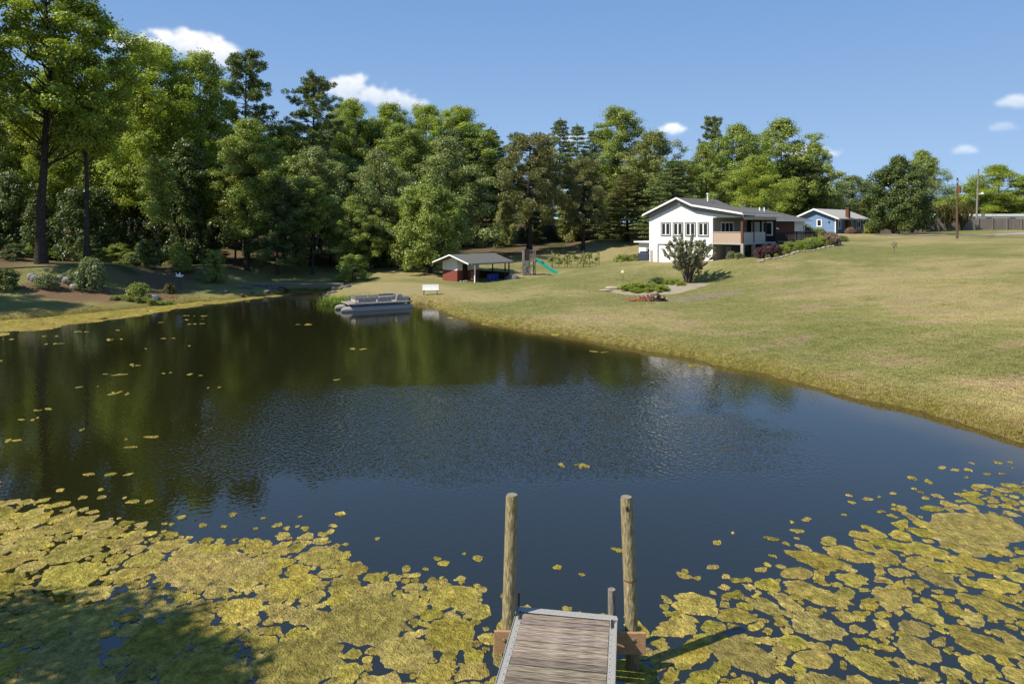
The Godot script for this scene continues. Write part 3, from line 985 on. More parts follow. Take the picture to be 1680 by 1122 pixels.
func build_algae() -> void:
	var r := RandomNumberGenerator.new()
	r.seed = 5
	var grid := {}
	var mat_ := MB.new()
	var big := []
	var sizes := [[0.72, 90], [0.48, 700], [0.33, 3600], [0.22, 9000], [0.14, 14000], [0.085, 17000], [0.05, 9000]]
	var n := 0
	for sz in sizes:
		for k in sz[1]:
			var d := r.randf_range(6.8, 21.0)
			var x := r.randf_range(-0.95, 0.95) * d
			if shore_at(x, d) > -0.1: continue
			var f := fringe(x)
			var left := x < -0.6
			var inside := f - d
			var rad: float = sz[0] * r.randf_range(0.75, 1.25)
			if inside < rad * 0.8 and sz[0] > 0.2: continue
			var hole := smoothstep(0.30, 0.42, fine_noise.get_noise_2d(x * 7.0 + 30.0, d * 9.0))
			var want := smoothstep(-0.5, 0.5, inside) * (1.0 - hole * float(sz[0] < 0.4)) if left else smoothstep(-0.3, 1.6, inside) * (0.75 if sz[0] > 0.1 else 0.6)
			if not left:
				if sz[0] > 0.4 : want *= 0.02
				elif sz[0] > 0.3 : want *= 0.12
				elif sz[0] > 0.2 : want *= 0.45
				want *= smoothstep(-0.25, 0.30, patch_noise.get_noise_2d(x * 6.0, d * 6.0) + 0.25 * smoothstep(0.0, 4.0, inside) + 0.12)
			if sz[0] < 0.1 and inside > -1.6 and inside < 0.2: want = maxf(want, 0.035)
			if r.randf() > want: continue
			if x > -0.4 and x < 1.9 and d < 11.1 and d > 7.0 and r.randf() < 0.35: continue
			var near := (0.98 if sz[0] > 0.3 else 0.91) if left else 1.04
			var ok := true
			var cx := int(floor(x)); var cd := int(floor(d))
			for gx in range(cx - 2, cx + 3):
				for gd in range(cd - 2, cd + 3):
					for o in grid.get(Vector2i(gx, gd), []):
						if (o[0] - x) * (o[0] - x) + (o[1] - d) * (o[1] - d) < pow((o[2] + rad) * near, 2.0):
							ok = false
							break
					if not ok: break
				if not ok: break
			if not ok: continue
			var key := Vector2i(cx, cd)
			if not grid.has(key): grid[key] = []
			grid[key].append([x, d, rad])
			n += 1
			if not left and rad > 0.16 and big.size() < 280:
				big.append([x, d, rad])
				continue
			pad(mat_, x, d, rad * (1.06 if left else 1.0), r, 0.004 + 0.012 * r.randf(), r.randf_range(1.0, 1.35) if left else r.randf_range(1.0, 1.9))
	# the belt of algae along the far left bank, and specks adrift on the open water
	for k in 26000:
		var t := r.randf()
		var x := lerpf(-40.0, -20.0, t)
		var d := r.randf_range(38.0, 68.0)
		var s := -shore_at(x, d)
		var wide := lerpf(12.5, 0.8, smoothstep(-40.0, -22.0, x))
		if s < 0.05 or s > wide or r.randf() < pow(s / wide, 3.0) or fine_noise.get_noise_2d(x * 2.0, d * 2.0) + 0.55 < s / wide * 0.8: continue
		pad(mat_, x, d, r.randf_range(0.12, 0.6), r, 0.003 + 0.014 * r.randf(), r.randf_range(1.0, 1.5))
	for k in 120:
		var d := 19.0 + 44.0 * r.randf()
		var x := r.randf_range(-0.76, 0.3) * d
		if shore_at(x, d) > -1.0 or (r.randf() < 0.88 and x > -0.42 * d): continue
		for q in 1 + int(r.randf() * 4):
			pad(mat_, x + r.randf_range(-0.5, 0.5), d + r.randf_range(-0.2, 0.2), r.randf_range(0.03, 0.11), r, 0.004 + 0.01 * r.randf(), r.randf_range(1.2, 3.0))
	for k in 150:
		var s := r.randf_range(0.15, 1.3)
		var d := r.randf_range(20.0, 52.0)
		var x := r.randf_range(-6.0, 17.0)
		if absf(shore_at(x, d) + s) > 0.25: continue
		pad(mat_, x, d, r.randf_range(0.06, 0.3), r, 0.004 + 0.01 * r.randf(), r.randf_range(1.0, 2.0))
	one("algae_mat", mat_, M.algae, "yellow-green floating algae mat in front of and beside the gangway", "", "", "stuff")
	for b in big:
		var mb := MB.new()
		pad(mb, 0.0, 0.0, b[2] * 1.03, r, 0.006 + 0.008 * r.randf(), r.randf_range(1.0, 1.7))
		var o := one("algae_pad", mb, M.algae, "loose yellow-green algae pad floating among others right of the gangway", "algae pad", "loose algae pads right of the gangway")
		o.position = Vector3(b[0], 0, -b[1])

# what grows where: name, form, leaf, x, D, height of its top above the water, crown radius, turn, label, category, group
var TREES := [
	["oak_tree", "front0", "leaf_bright", -43.6, 64.0, 32.0, 8.46, 0.00, "towering oak with a thick forked trunk at the left end of the bank", "tree", ""],
	["oak_tree", "front1", "leaf_bright", -40.6, 66.0, 28.7, 5.35, 1.70, "tall oak with a slender straight trunk right of the thick forked oak", "tree", ""],
	["oak_tree", "front1", "leaf_mid", -48.1, 60.0, 29.6, 5.81, 3.40, "tall leafy tree half cut by the left edge of the picture", "tree", ""],
	["forest_tree", "oak0", "leaf_bright", -42.8, 82.0, 29.4, 6.47, 5.10, "tall bright green tree right of the two front oaks, under the big cloud", "tree", ""],
	["forest_tree", "oak1", "leaf_bright", -38.6, 86.0, 29.1, 5.26, 0.52, "tall bright green tree just left of the sparse tall pine", "tree", ""],
	["pine_tree", "loblolly0", "needle", -35.5, 92.0, 30.2, 4.05, 2.22, "tall sparse-topped pine against the sky right of the big cloud", "tree", ""],
	["forest_tree", "oak2", "leaf_mid", -30.3, 79.0, 19.5, 4.83, 3.92, "dark leafy tree below the sparse-topped pine", "tree", ""],
	["pine_tree", "loblolly1", "needle", -27.7, 96.0, 28.0, 3.98, 5.62, "tall pine with a feathery crown left of the second cloud", "tree", ""],
	["forest_tree", "oak0", "leaf_mid", -31.0, 94.0, 21.2, 4.82, 1.04, "mid-green tree between the sparse pine and the feathery pine", "tree", ""],
	["forest_tree", "oak1", "leaf_bright", -27.6, 118.0, 29.0, 5.59, 2.74, "bright round-topped tree right of the feathery pine", "tree", ""],
	["forest_tree", "oak2", "leaf_bright", -22.6, 128.0, 30.1, 6.57, 4.44, "bright tree in the woods below the second cloud, left one of three", "tree", ""],
	["forest_tree", "oak0", "leaf_bright", -16.6, 132.0, 30.5, 5.99, 6.14, "bright tree in the woods below the second cloud, middle one of three", "tree", ""],
	["forest_tree", "oak1", "leaf_bright", -9.4, 127.0, 29.2, 7.52, 1.56, "bright tree in the woods below the second cloud, right one of three", "tree", ""],
	["pine_tree", "layered0", "needle", -3.8, 128.0, 24.6, 4.29, 3.26, "pointed pine at the right shoulder of the bright trees", "tree", ""],
	["leafy_tree", "round0", "leaf_grey", -24.8, 87.0, 17.0, 5.06, 4.96, "grey-green round tree in front of the feathery pine", "tree", ""],
	["leafy_tree", "round1", "leaf_grey", -17.1, 89.0, 16.9, 5.02, 0.38, "grey-green round tree left of the shed, behind the front row", "tree", ""],
	["leafy_tree", "round2", "leaf_grey", -9.2, 99.0, 19.7, 6.80, 2.08, "large dull grey-green tree rising behind the shed", "tree", ""],
	["round_tree", "lawn0", "leaf_mid", -9.8, 83.0, 13.1, 4.83, 3.78, "wide leafy tree with low branches standing beside the shed", "tree", ""],
	["leafy_tree", "round1", "leaf_mid", -19.1, 84.0, 10.7, 3.40, 5.48, "small leafy tree at the mouth of the inlet valley", "tree", ""],
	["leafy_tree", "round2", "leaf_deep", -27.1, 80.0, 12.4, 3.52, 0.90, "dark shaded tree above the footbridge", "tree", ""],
	["pine_tree", "rough0", "needle_olive", 2.6, 105.0, 21.3, 5.55, 2.60, "broad ragged pine with a stout trunk behind the playset", "tree", ""],
	["pine_tree", "rough0", "needle_olive", 11.0, 107.0, 17.6, 3.77, 4.30, "slimmer ragged pine right of the stout-trunked one", "tree", ""],
	["pine_tree", "layered0", "needle", 8.8, 128.0, 26.3, 4.29, 6.00, "pointed dark pine behind the ragged pines, left one of three", "tree", ""],
	["pine_tree", "layered1", "needle", 11.8, 126.0, 25.1, 3.77, 1.42, "pointed dark pine behind the ragged pines, middle one of three", "tree", ""],
	["pine_tree", "layered0", "needle", 15.6, 130.0, 24.6, 4.12, 3.12, "pointed dark pine behind the ragged pines, right one of three", "tree", ""],
	["forest_tree", "oak1", "leaf_mid", 19.1, 126.0, 29.1, 6.71, 4.82, "tall round-topped tree rising above the pines left of the white house", "tree", ""],
	["leafy_tree", "round2", "leaf_olive", 24.3, 117.0, 23.1, 7.22, 0.24, "olive-green spreading tree behind the left corner of the white house", "tree", ""],
	["pine_tree", "layered1", "needle", 23.9, 103.0, 16.6, 5.08, 1.94, "layered dark pine directly behind the white house's ridge", "tree", ""],
	["pine_tree", "layered0", "needle_olive", 18.7, 112.0, 15.1, 4.93, 3.64, "low layered pine left of the white house", "tree", ""],
	["pine_tree", "loblolly0", "needle", 37.8, 130.0, 27.5, 2.75, 5.34, "pine top poking above the leafy trees behind the white house", "tree", ""],
	["leafy_tree", "round2", "leaf_mid", 33.8, 120.0, 21.4, 4.86, 0.76, "rounded leafy tree left of the big trees behind the white house", "tree", ""],
	["leafy_tree", "round0", "leaf_mid", 41.3, 126.0, 25.7, 7.33, 2.46, "big leafy tree behind the white house, left one of three", "tree", ""],
	["leafy_tree", "round1", "leaf_mid", 51.6, 132.0, 27.7, 8.37, 4.16, "big leafy tree behind the white house, tallest of three", "tree", ""],
	["leafy_tree", "round2", "leaf_mid", 59.7, 136.0, 23.5, 5.27, 5.86, "big leafy tree behind the white house, right one of three", "tree", ""],
	["leafy_tree", "round2", "leaf_bright", 34.6, 97.0, 16.9, 5.13, 1.28, "brighter low tree in front of the three big leafy trees", "tree", ""],
	["leafy_tree", "round0", "leaf_pale", 74.0, 150.0, 17.8, 7.67, 2.98, "pale hazy tree behind the blue house's roof", "tree", ""],
	["leafy_tree", "round1", "leaf_pale", 63.8, 142.0, 15.5, 5.00, 4.68, "pale tree between the big leafy trees and the blue house", "tree", ""],
	["round_tree", "lawn0", "leaf_deep", 59.2, 106.0, 17.6, 5.23, 0.10, "dense dark round tree standing on the lawn right of the blue house", "tree", ""],
	["leafy_tree", "round0", "leaf_mid", 80.8, 136.0, 21.9, 5.27, 1.80, "leafy tree behind the dense dark round tree", "tree", ""],
	["leafy_tree", "round2", "leaf_olive", 67.3, 130.0, 12.7, 3.89, 3.50, "olive tree between the blue house and the dense round tree", "tree", ""],
	["leafy_tree", "round1", "leaf_bright", 100.8, 143.0, 19.6, 7.81, 5.20, "bright leafy tree at the right edge behind the long white building", "tree", ""],
	["leafy_tree", "round2", "leaf_mid", 102.3, 152.0, 16.4, 6.16, 0.62, "leafy tree behind the pale utility pole", "tree", ""],
	["leafy_tree", "round0", "leaf_mid", 106.8, 141.0, 17.2, 8.20, 2.32, "leafy tree cut by the right edge of the picture", "tree", ""],
	["leafy_tree", "round1", "leaf_olive", 94.1, 150.0, 13.1, 5.81, 4.02, "olive tree behind the brown utility pole", "tree", ""],
	["slender_tree", "slim1", "leaf_mid", -37.7, 74.0, 14.7, 2.22, 5.72, "slender bare-trunked tree at the woods' edge by the footbridge, first from the left", "tree", "slender trees at the edge of the woods"],
	["slender_tree", "slim0", "leaf_deep", -36.9, 78.0, 16.8, 2.34, 1.14, "slender bare-trunked tree at the woods' edge by the footbridge, second from the left", "tree", "slender trees at the edge of the woods"],
	["slender_tree", "slim1", "leaf_deep", -32.1, 80.0, 15.3, 2.40, 2.84, "slender bare-trunked tree at the woods' edge by the footbridge, third from the left", "tree", "slender trees at the edge of the woods"],
	["slender_tree", "slim1", "leaf_deep", -32.0, 84.0, 17.2, 2.66, 4.54, "slender bare-trunked tree at the woods' edge by the footbridge, fourth from the left", "tree", "slender trees at the edge of the woods"],
	["slender_tree", "slim0", "leaf_mid", -32.0, 90.0, 17.1, 2.85, 6.24, "slender bare-trunked tree at the woods' edge by the footbridge, fifth from the left", "tree", "slender trees at the edge of the woods"],
	["slender_tree", "slim1", "leaf_mid", -27.8, 88.0, 16.1, 2.79, 1.66, "slender bare-trunked tree at the woods' edge by the footbridge, sixth from the left", "tree", "slender trees at the edge of the woods"],
	["slender_tree", "slim1", "leaf_mid", -23.7, 82.0, 13.0, 2.46, 3.36, "slender bare-trunked tree at the woods' edge by the footbridge, seventh from the left", "tree", "slender trees at the edge of the woods"],
	["slender_tree", "slim0", "leaf_mid", -24.2, 92.0, 15.8, 2.92, 5.06, "slender bare-trunked tree at the woods' edge by the footbridge, eighth from the left", "tree", "slender trees at the edge of the woods"],
	["slender_tree", "slim1", "leaf_mid", -24.2, 98.0, 17.2, 3.11, 0.48, "slender bare-trunked tree at the woods' edge by the footbridge, ninth from the left", "tree", "slender trees at the edge of the woods"],
	["forest_tree", "oak0", "leaf_mid", -80.3, 91.8, 28.6, 5.25, 2.18, "leafy tree massed among others in the shaded woods", "tree", "trees massed in the woods"],
	["forest_tree", "oak1", "leaf_bright", -74.2, 90.5, 28.5, 5.18, 3.88, "leafy tree massed among others in the shaded woods", "tree", "trees massed in the woods"],
	["forest_tree", "oak2", "leaf_mid", -77.6, 102.7, 27.7, 5.88, 5.58, "leafy tree massed among others in the shaded woods", "tree", "trees massed in the woods"],
	["forest_tree", "oak0", "leaf_mid", -65.4, 91.6, 26.6, 5.24, 1.00, "leafy tree massed among others in the shaded woods", "tree", "trees massed in the woods"],
	["forest_tree", "oak1", "leaf_bright", -60.0, 90.8, 28.4, 5.19, 2.70, "leafy tree massed among others in the shaded woods", "tree", "trees massed in the woods"],
	["forest_tree", "oak2", "leaf_mid", -60.8, 102.8, 27.6, 5.89, 4.40, "leafy tree massed among others in the shaded woods", "tree", "trees massed in the woods"],
	["forest_tree", "oak0", "leaf_mid", -55.4, 100.8, 30.3, 5.77, 6.10, "leafy tree massed among others in the shaded woods", "tree", "trees massed in the woods"],
	["forest_tree", "oak1", "leaf_bright", -47.1, 98.0, 27.1, 5.61, 1.52, "leafy tree massed among others in the shaded woods", "tree", "trees massed in the woods"],
	["forest_tree", "oak2", "leaf_mid", -44.1, 102.1, 19.6, 5.84, 3.22, "leafy tree massed among others in the shaded woods", "tree", "trees massed in the woods"],
	["forest_tree", "oak0", "leaf_mid", -38.4, 98.7, 17.8, 5.65, 4.92, "leafy tree massed among others in the shaded woods", "tree", "trees massed in the woods"],
	["forest_tree", "oak1", "leaf_bright", -30.1, 95.6, 18.8, 5.47, 0.34, "leafy tree massed among others in the shaded woods", "tree", "trees massed in the woods"],
	["forest_tree", "oak2", "leaf_mid", -28.2, 101.8, 18.0, 5.83, 2.04, "leafy tree massed among others in the shaded woods", "tree", "trees massed in the woods"],
	["forest_tree", "oak1", "leaf_mid", -105.8, 126.5, 28.8, 7.49, 3.74, "leafy tree massed among others in the shaded woods", "tree", "trees massed in the woods"],
	["forest_tree", "oak2", "leaf_deep", -99.2, 125.6, 28.9, 7.43, 5.44, "leafy tree massed among others in the shaded woods", "tree", "trees massed in the woods"],
	["forest_tree", "oak0", "leaf_mid", -89.8, 121.6, 28.5, 7.20, 0.86, "leafy tree massed among others in the shaded woods", "tree", "trees massed in the woods"],
	["forest_tree", "oak1", "leaf_deep", -79.9, 116.9, 26.1, 6.92, 2.56, "leafy tree massed among others in the shaded woods", "tree", "trees massed in the woods"],
	["forest_tree", "oak2", "leaf_mid", -69.8, 112.7, 26.2, 6.68, 4.26, "leafy tree massed among others in the shaded woods", "tree", "trees massed in the woods"],
	["forest_tree", "oak0", "leaf_deep", -67.4, 120.6, 28.2, 7.14, 5.96, "leafy tree massed among others in the shaded woods", "tree", "trees massed in the woods"],
	["forest_tree", "oak1", "leaf_mid", -63.9, 128.0, 30.7, 7.58, 1.38, "leafy tree massed among others in the shaded woods", "tree", "trees massed in the woods"],
	["forest_tree", "oak2", "leaf_deep", -51.2, 115.2, 23.7, 6.82, 3.08, "leafy tree massed among others in the shaded woods", "tree", "trees massed in the woods"],
	["forest_tree", "oak0", "leaf_mid", -45.4, 117.7, 23.7, 6.97, 4.78, "leafy tree massed among others in the shaded woods", "tree", "trees massed in the woods"],
	["forest_tree", "oak1", "leaf_deep", -40.3, 120.9, 23.7, 7.16, 0.20, "leafy tree massed among others in the shaded woods", "tree", "trees massed in the woods"],
	["forest_tree", "oak2", "leaf_mid", -29.1, 113.0, 24.5, 6.69, 1.90, "leafy tree massed among others in the shaded woods", "tree", "trees massed in the woods"],
	["forest_tree", "oak0", "leaf_deep", -25.7, 121.8, 25.8, 7.21, 3.60, "leafy tree massed among others in the shaded woods", "tree", "trees massed in the woods"],
	["forest_tree", "oak1", "leaf_mid", -18.4, 114.8, 24.1, 6.80, 5.30, "leafy tree massed among others in the shaded woods", "tree", "trees massed in the woods"],
	["forest_tree", "oak2", "leaf_deep", -9.6, 123.2, 24.0, 7.29, 0.72, "leafy tree massed among others in the shaded woods", "tree", "trees massed in the woods"],
	["forest_tree", "oak0", "leaf_mid", -5.5, 123.8, 23.9, 7.33, 2.42, "leafy tree massed among others in the shaded woods", "tree", "trees massed in the woods"],
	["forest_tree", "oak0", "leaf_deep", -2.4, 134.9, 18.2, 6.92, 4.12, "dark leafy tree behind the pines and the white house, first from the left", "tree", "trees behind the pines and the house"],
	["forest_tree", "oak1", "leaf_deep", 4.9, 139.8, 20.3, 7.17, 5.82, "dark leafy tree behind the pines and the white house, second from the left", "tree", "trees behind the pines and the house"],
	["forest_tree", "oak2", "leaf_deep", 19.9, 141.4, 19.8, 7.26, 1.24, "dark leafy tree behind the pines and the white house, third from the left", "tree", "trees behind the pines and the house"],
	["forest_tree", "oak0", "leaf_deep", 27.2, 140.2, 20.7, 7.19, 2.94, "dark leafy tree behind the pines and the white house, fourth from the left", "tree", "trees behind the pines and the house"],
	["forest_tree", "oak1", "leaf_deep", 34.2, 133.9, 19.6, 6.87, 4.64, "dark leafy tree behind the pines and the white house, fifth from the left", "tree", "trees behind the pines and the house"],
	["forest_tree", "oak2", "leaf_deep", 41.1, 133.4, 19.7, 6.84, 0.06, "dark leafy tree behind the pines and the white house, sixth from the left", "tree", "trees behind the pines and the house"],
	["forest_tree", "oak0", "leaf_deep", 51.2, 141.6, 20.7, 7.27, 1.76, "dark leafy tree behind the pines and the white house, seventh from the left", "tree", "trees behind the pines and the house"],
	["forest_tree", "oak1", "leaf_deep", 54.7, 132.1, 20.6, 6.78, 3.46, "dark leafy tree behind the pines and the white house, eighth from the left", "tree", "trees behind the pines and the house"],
	["leafy_tree", "round0", "leaf_olive", 81.2, 167.5, 12.8, 8.86, 5.16, "low distant tree behind the houses at right, first from the left", "tree", "distant trees at right"],
	["leafy_tree", "round1", "leaf_mid", 91.6, 170.4, 13.9, 9.01, 0.58, "low distant tree behind the houses at right, second from the left", "tree", "distant trees at right"],
	["leafy_tree", "round2", "leaf_olive", 96.8, 166.5, 12.3, 8.80, 2.28, "low distant tree behind the houses at right, third from the left", "tree", "distant trees at right"],
	["leafy_tree", "round0", "leaf_mid", 108.7, 171.4, 14.1, 9.06, 3.98, "low distant tree behind the houses at right, fourth from the left", "tree", "distant trees at right"],
	["leafy_tree", "round1", "leaf_olive", 114.0, 165.9, 14.2, 8.77, 5.68, "low distant tree behind the houses at right, fifth from the left", "tree", "distant trees at right"],
	["leafy_tree", "round2", "leaf_mid", 124.0, 167.5, 13.0, 8.86, 1.10, "low distant tree behind the houses at right, sixth from the left", "tree", "distant trees at right"],
	["leafy_tree", "round0", "leaf_olive", 132.6, 167.2, 14.3, 8.84, 2.80, "low distant tree behind the houses at right, seventh from the left", "tree", "distant trees at right"],
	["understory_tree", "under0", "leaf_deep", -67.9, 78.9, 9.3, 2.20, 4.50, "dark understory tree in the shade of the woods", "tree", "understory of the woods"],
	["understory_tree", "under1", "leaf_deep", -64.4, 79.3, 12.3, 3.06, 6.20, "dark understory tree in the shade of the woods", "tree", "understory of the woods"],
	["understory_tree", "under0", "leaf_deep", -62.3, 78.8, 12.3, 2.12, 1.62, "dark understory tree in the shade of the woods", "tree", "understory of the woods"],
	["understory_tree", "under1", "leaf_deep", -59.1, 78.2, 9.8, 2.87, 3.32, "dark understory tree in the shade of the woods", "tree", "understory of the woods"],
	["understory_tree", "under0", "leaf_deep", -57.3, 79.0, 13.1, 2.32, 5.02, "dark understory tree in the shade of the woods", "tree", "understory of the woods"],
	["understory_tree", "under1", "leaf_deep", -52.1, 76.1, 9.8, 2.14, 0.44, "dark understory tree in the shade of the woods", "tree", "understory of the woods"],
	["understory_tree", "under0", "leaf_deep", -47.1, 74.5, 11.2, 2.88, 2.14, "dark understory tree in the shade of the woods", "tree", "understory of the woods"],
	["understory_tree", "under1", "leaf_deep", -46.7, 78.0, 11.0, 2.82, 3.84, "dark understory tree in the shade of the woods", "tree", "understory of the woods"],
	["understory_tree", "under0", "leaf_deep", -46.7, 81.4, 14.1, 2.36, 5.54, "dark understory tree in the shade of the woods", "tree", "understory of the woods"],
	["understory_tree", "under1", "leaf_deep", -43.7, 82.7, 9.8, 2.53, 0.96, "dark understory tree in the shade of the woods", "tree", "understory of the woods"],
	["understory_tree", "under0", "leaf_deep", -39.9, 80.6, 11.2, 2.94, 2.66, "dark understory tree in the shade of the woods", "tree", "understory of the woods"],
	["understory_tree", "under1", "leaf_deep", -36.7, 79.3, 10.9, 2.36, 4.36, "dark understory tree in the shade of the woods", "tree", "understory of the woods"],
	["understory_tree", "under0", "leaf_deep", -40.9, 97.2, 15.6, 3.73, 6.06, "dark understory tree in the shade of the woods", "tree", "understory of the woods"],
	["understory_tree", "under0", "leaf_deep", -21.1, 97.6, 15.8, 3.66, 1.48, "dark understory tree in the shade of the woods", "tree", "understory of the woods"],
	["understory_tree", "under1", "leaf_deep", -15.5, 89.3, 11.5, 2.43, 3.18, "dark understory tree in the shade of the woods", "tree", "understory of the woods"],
	["wood_shrub", "under1", "leaf_deep", -51.1, 71.0, 5.0, 1.50, 4.88, "low leafy shrub at the foot of the woods", "shrub", "shrubs at the foot of the woods"],
	["wood_shrub", "under0", "leaf_mid", -51.5, 75.6, 5.9, 1.69, 0.30, "low leafy shrub at the foot of the woods", "shrub", "shrubs at the foot of the woods"],
	["wood_shrub", "under1", "leaf_deep", -43.3, 70.1, 5.8, 1.51, 2.00, "low leafy shrub at the foot of the woods", "shrub", "shrubs at the foot of the woods"],
	["wood_shrub", "under0", "leaf_mid", -42.6, 74.7, 5.0, 1.65, 3.70, "low leafy shrub at the foot of the woods", "shrub", "shrubs at the foot of the woods"],
	["wood_shrub", "under1", "leaf_deep", -37.6, 71.2, 5.4, 1.58, 5.40, "low leafy shrub at the foot of the woods", "shrub", "shrubs at the foot of the woods"],
	["wood_shrub", "under0", "leaf_mid", -36.2, 74.6, 5.0, 1.20, 0.82, "low leafy shrub at the foot of the woods", "shrub", "shrubs at the foot of the woods"],
	["wood_shrub", "under1", "leaf_deep", -36.6, 84.2, 4.8, 1.85, 2.52, "low leafy shrub at the foot of the woods", "shrub", "shrubs at the foot of the woods"],
	["wood_shrub", "under0", "leaf_mid", -41.9, 70.8, 4.6, 1.09, 4.22, "low leafy shrub in the shade behind the left bank, first from the left", "shrub", "shrubs behind the left bank"],
	["wood_shrub", "under1", "leaf_mid", -39.3, 71.3, 4.1, 0.95, 5.92, "low leafy shrub in the shade behind the left bank, second from the left", "shrub", "shrubs behind the left bank"],
	["wood_shrub", "under0", "leaf_mid", -34.0, 71.5, 3.8, 0.98, 1.34, "low leafy shrub in the shade behind the left bank, third from the left", "shrub", "shrubs behind the left bank"],
	["wood_shrub", "under1", "leaf_mid", -30.4, 70.6, 4.3, 1.28, 3.04, "low leafy shrub in the shade behind the left bank, fourth from the left", "shrub", "shrubs behind the left bank"],
	["understory_tree", "under0", "leaf_deep", -21.8, 119.1, 10.4, 3.32, 4.74, "dark undergrowth tree under the pines by the brown fence", "tree", "undergrowth under the pines"],
	["understory_tree", "under1", "leaf_olive", -15.5, 117.0, 9.9, 3.18, 0.16, "dark undergrowth tree under the pines by the brown fence", "tree", "undergrowth under the pines"],
	["understory_tree", "under0", "leaf_deep", -8.7, 121.1, 9.3, 3.18, 1.86, "dark undergrowth tree under the pines by the brown fence", "tree", "undergrowth under the pines"],
	["understory_tree", "under1", "leaf_olive", -1.0, 116.7, 11.2, 2.57, 3.56, "dark undergrowth tree under the pines by the brown fence", "tree", "undergrowth under the pines"],
	["understory_tree", "under0", "leaf_deep", 4.1, 124.4, 9.6, 2.59, 5.26, "dark undergrowth tree under the pines by the brown fence", "tree", "undergrowth under the pines"],
	["understory_tree", "under1", "leaf_olive", 10.0, 124.7, 11.6, 2.96, 0.68, "dark undergrowth tree under the pines by the brown fence", "tree", "undergrowth under the pines"],
	["understory_tree", "under0", "leaf_deep", 17.0, 119.4, 9.2, 3.06, 2.38, "dark undergrowth tree under the pines by the brown fence", "tree", "undergrowth under the pines"],
	["leafy_tree", "round0", "leaf_deep", -122.9, 138.1, 16.1, 7.30, 4.08, "dark tree deep in the woods behind the trunks", "tree", "trees deep in the woods"],
	["leafy_tree", "round1", "leaf_deep", -121.1, 145.6, 16.1, 7.70, 5.78, "dark tree deep in the woods behind the trunks", "tree", "trees deep in the woods"],
	["leafy_tree", "round2", "leaf_deep", -114.5, 148.0, 16.2, 7.82, 1.20, "dark tree deep in the woods behind the trunks", "tree", "trees deep in the woods"],
	["leafy_tree", "round0", "leaf_deep", -99.5, 139.1, 16.4, 7.35, 2.90, "dark tree deep in the woods behind the trunks", "tree", "trees deep in the woods"],
	["leafy_tree", "round1", "leaf_deep", -98.5, 149.9, 16.8, 7.92, 4.60, "dark tree deep in the woods behind the trunks", "tree", "trees deep in the woods"],
	["leafy_tree", "round2", "leaf_deep", -89.1, 148.7, 14.6, 7.86, 0.02, "dark tree deep in the woods behind the trunks", "tree", "trees deep in the woods"],
	["leafy_tree", "round0", "leaf_deep", -79.4, 146.8, 15.5, 7.76, 1.72, "dark tree deep in the woods behind the trunks", "tree", "trees deep in the woods"],
	["leafy_tree", "round1", "leaf_deep", -70.7, 146.5, 16.7, 7.75, 3.42, "dark tree deep in the woods behind the trunks", "tree", "trees deep in the woods"],
	["leafy_tree", "round2", "leaf_deep", -64.0, 150.8, 16.5, 7.97, 5.12, "dark tree deep in the woods behind the trunks", "tree", "trees deep in the woods"],
	["leafy_tree", "round0", "leaf_deep", -55.3, 150.8, 17.0, 7.97, 0.54, "dark tree deep in the woods behind the trunks", "tree", "trees deep in the woods"],
	["leafy_tree", "round1", "leaf_deep", -46.3, 150.1, 15.4, 7.94, 2.24, "dark tree deep in the woods behind the trunks", "tree", "trees deep in the woods"],
	["leafy_tree", "round2", "leaf_deep", -36.7, 146.6, 16.3, 7.75, 3.94, "dark tree deep in the woods behind the trunks", "tree", "trees deep in the woods"],
	["shade_tree", "lawn0", "leaf_mid", -15.6, 5.9, 13.3, 4.3, 0.4, "leafy tree on the near bank left of the camera, throwing shade on the algae", "tree", ""],
	["oak_tree", "oak0", "leaf_mid", -53.5, 46.0, 24.0, 3.6, 1.4, "tall tree beyond the left edge nearer the water", "tree", ""],
]

func plant_trees() -> void:
	for t in TREES:
		plant(t[0], t[1], t[2], t[3], t[4], t[5], t[6], t[7], t[8], t[9], t[10])

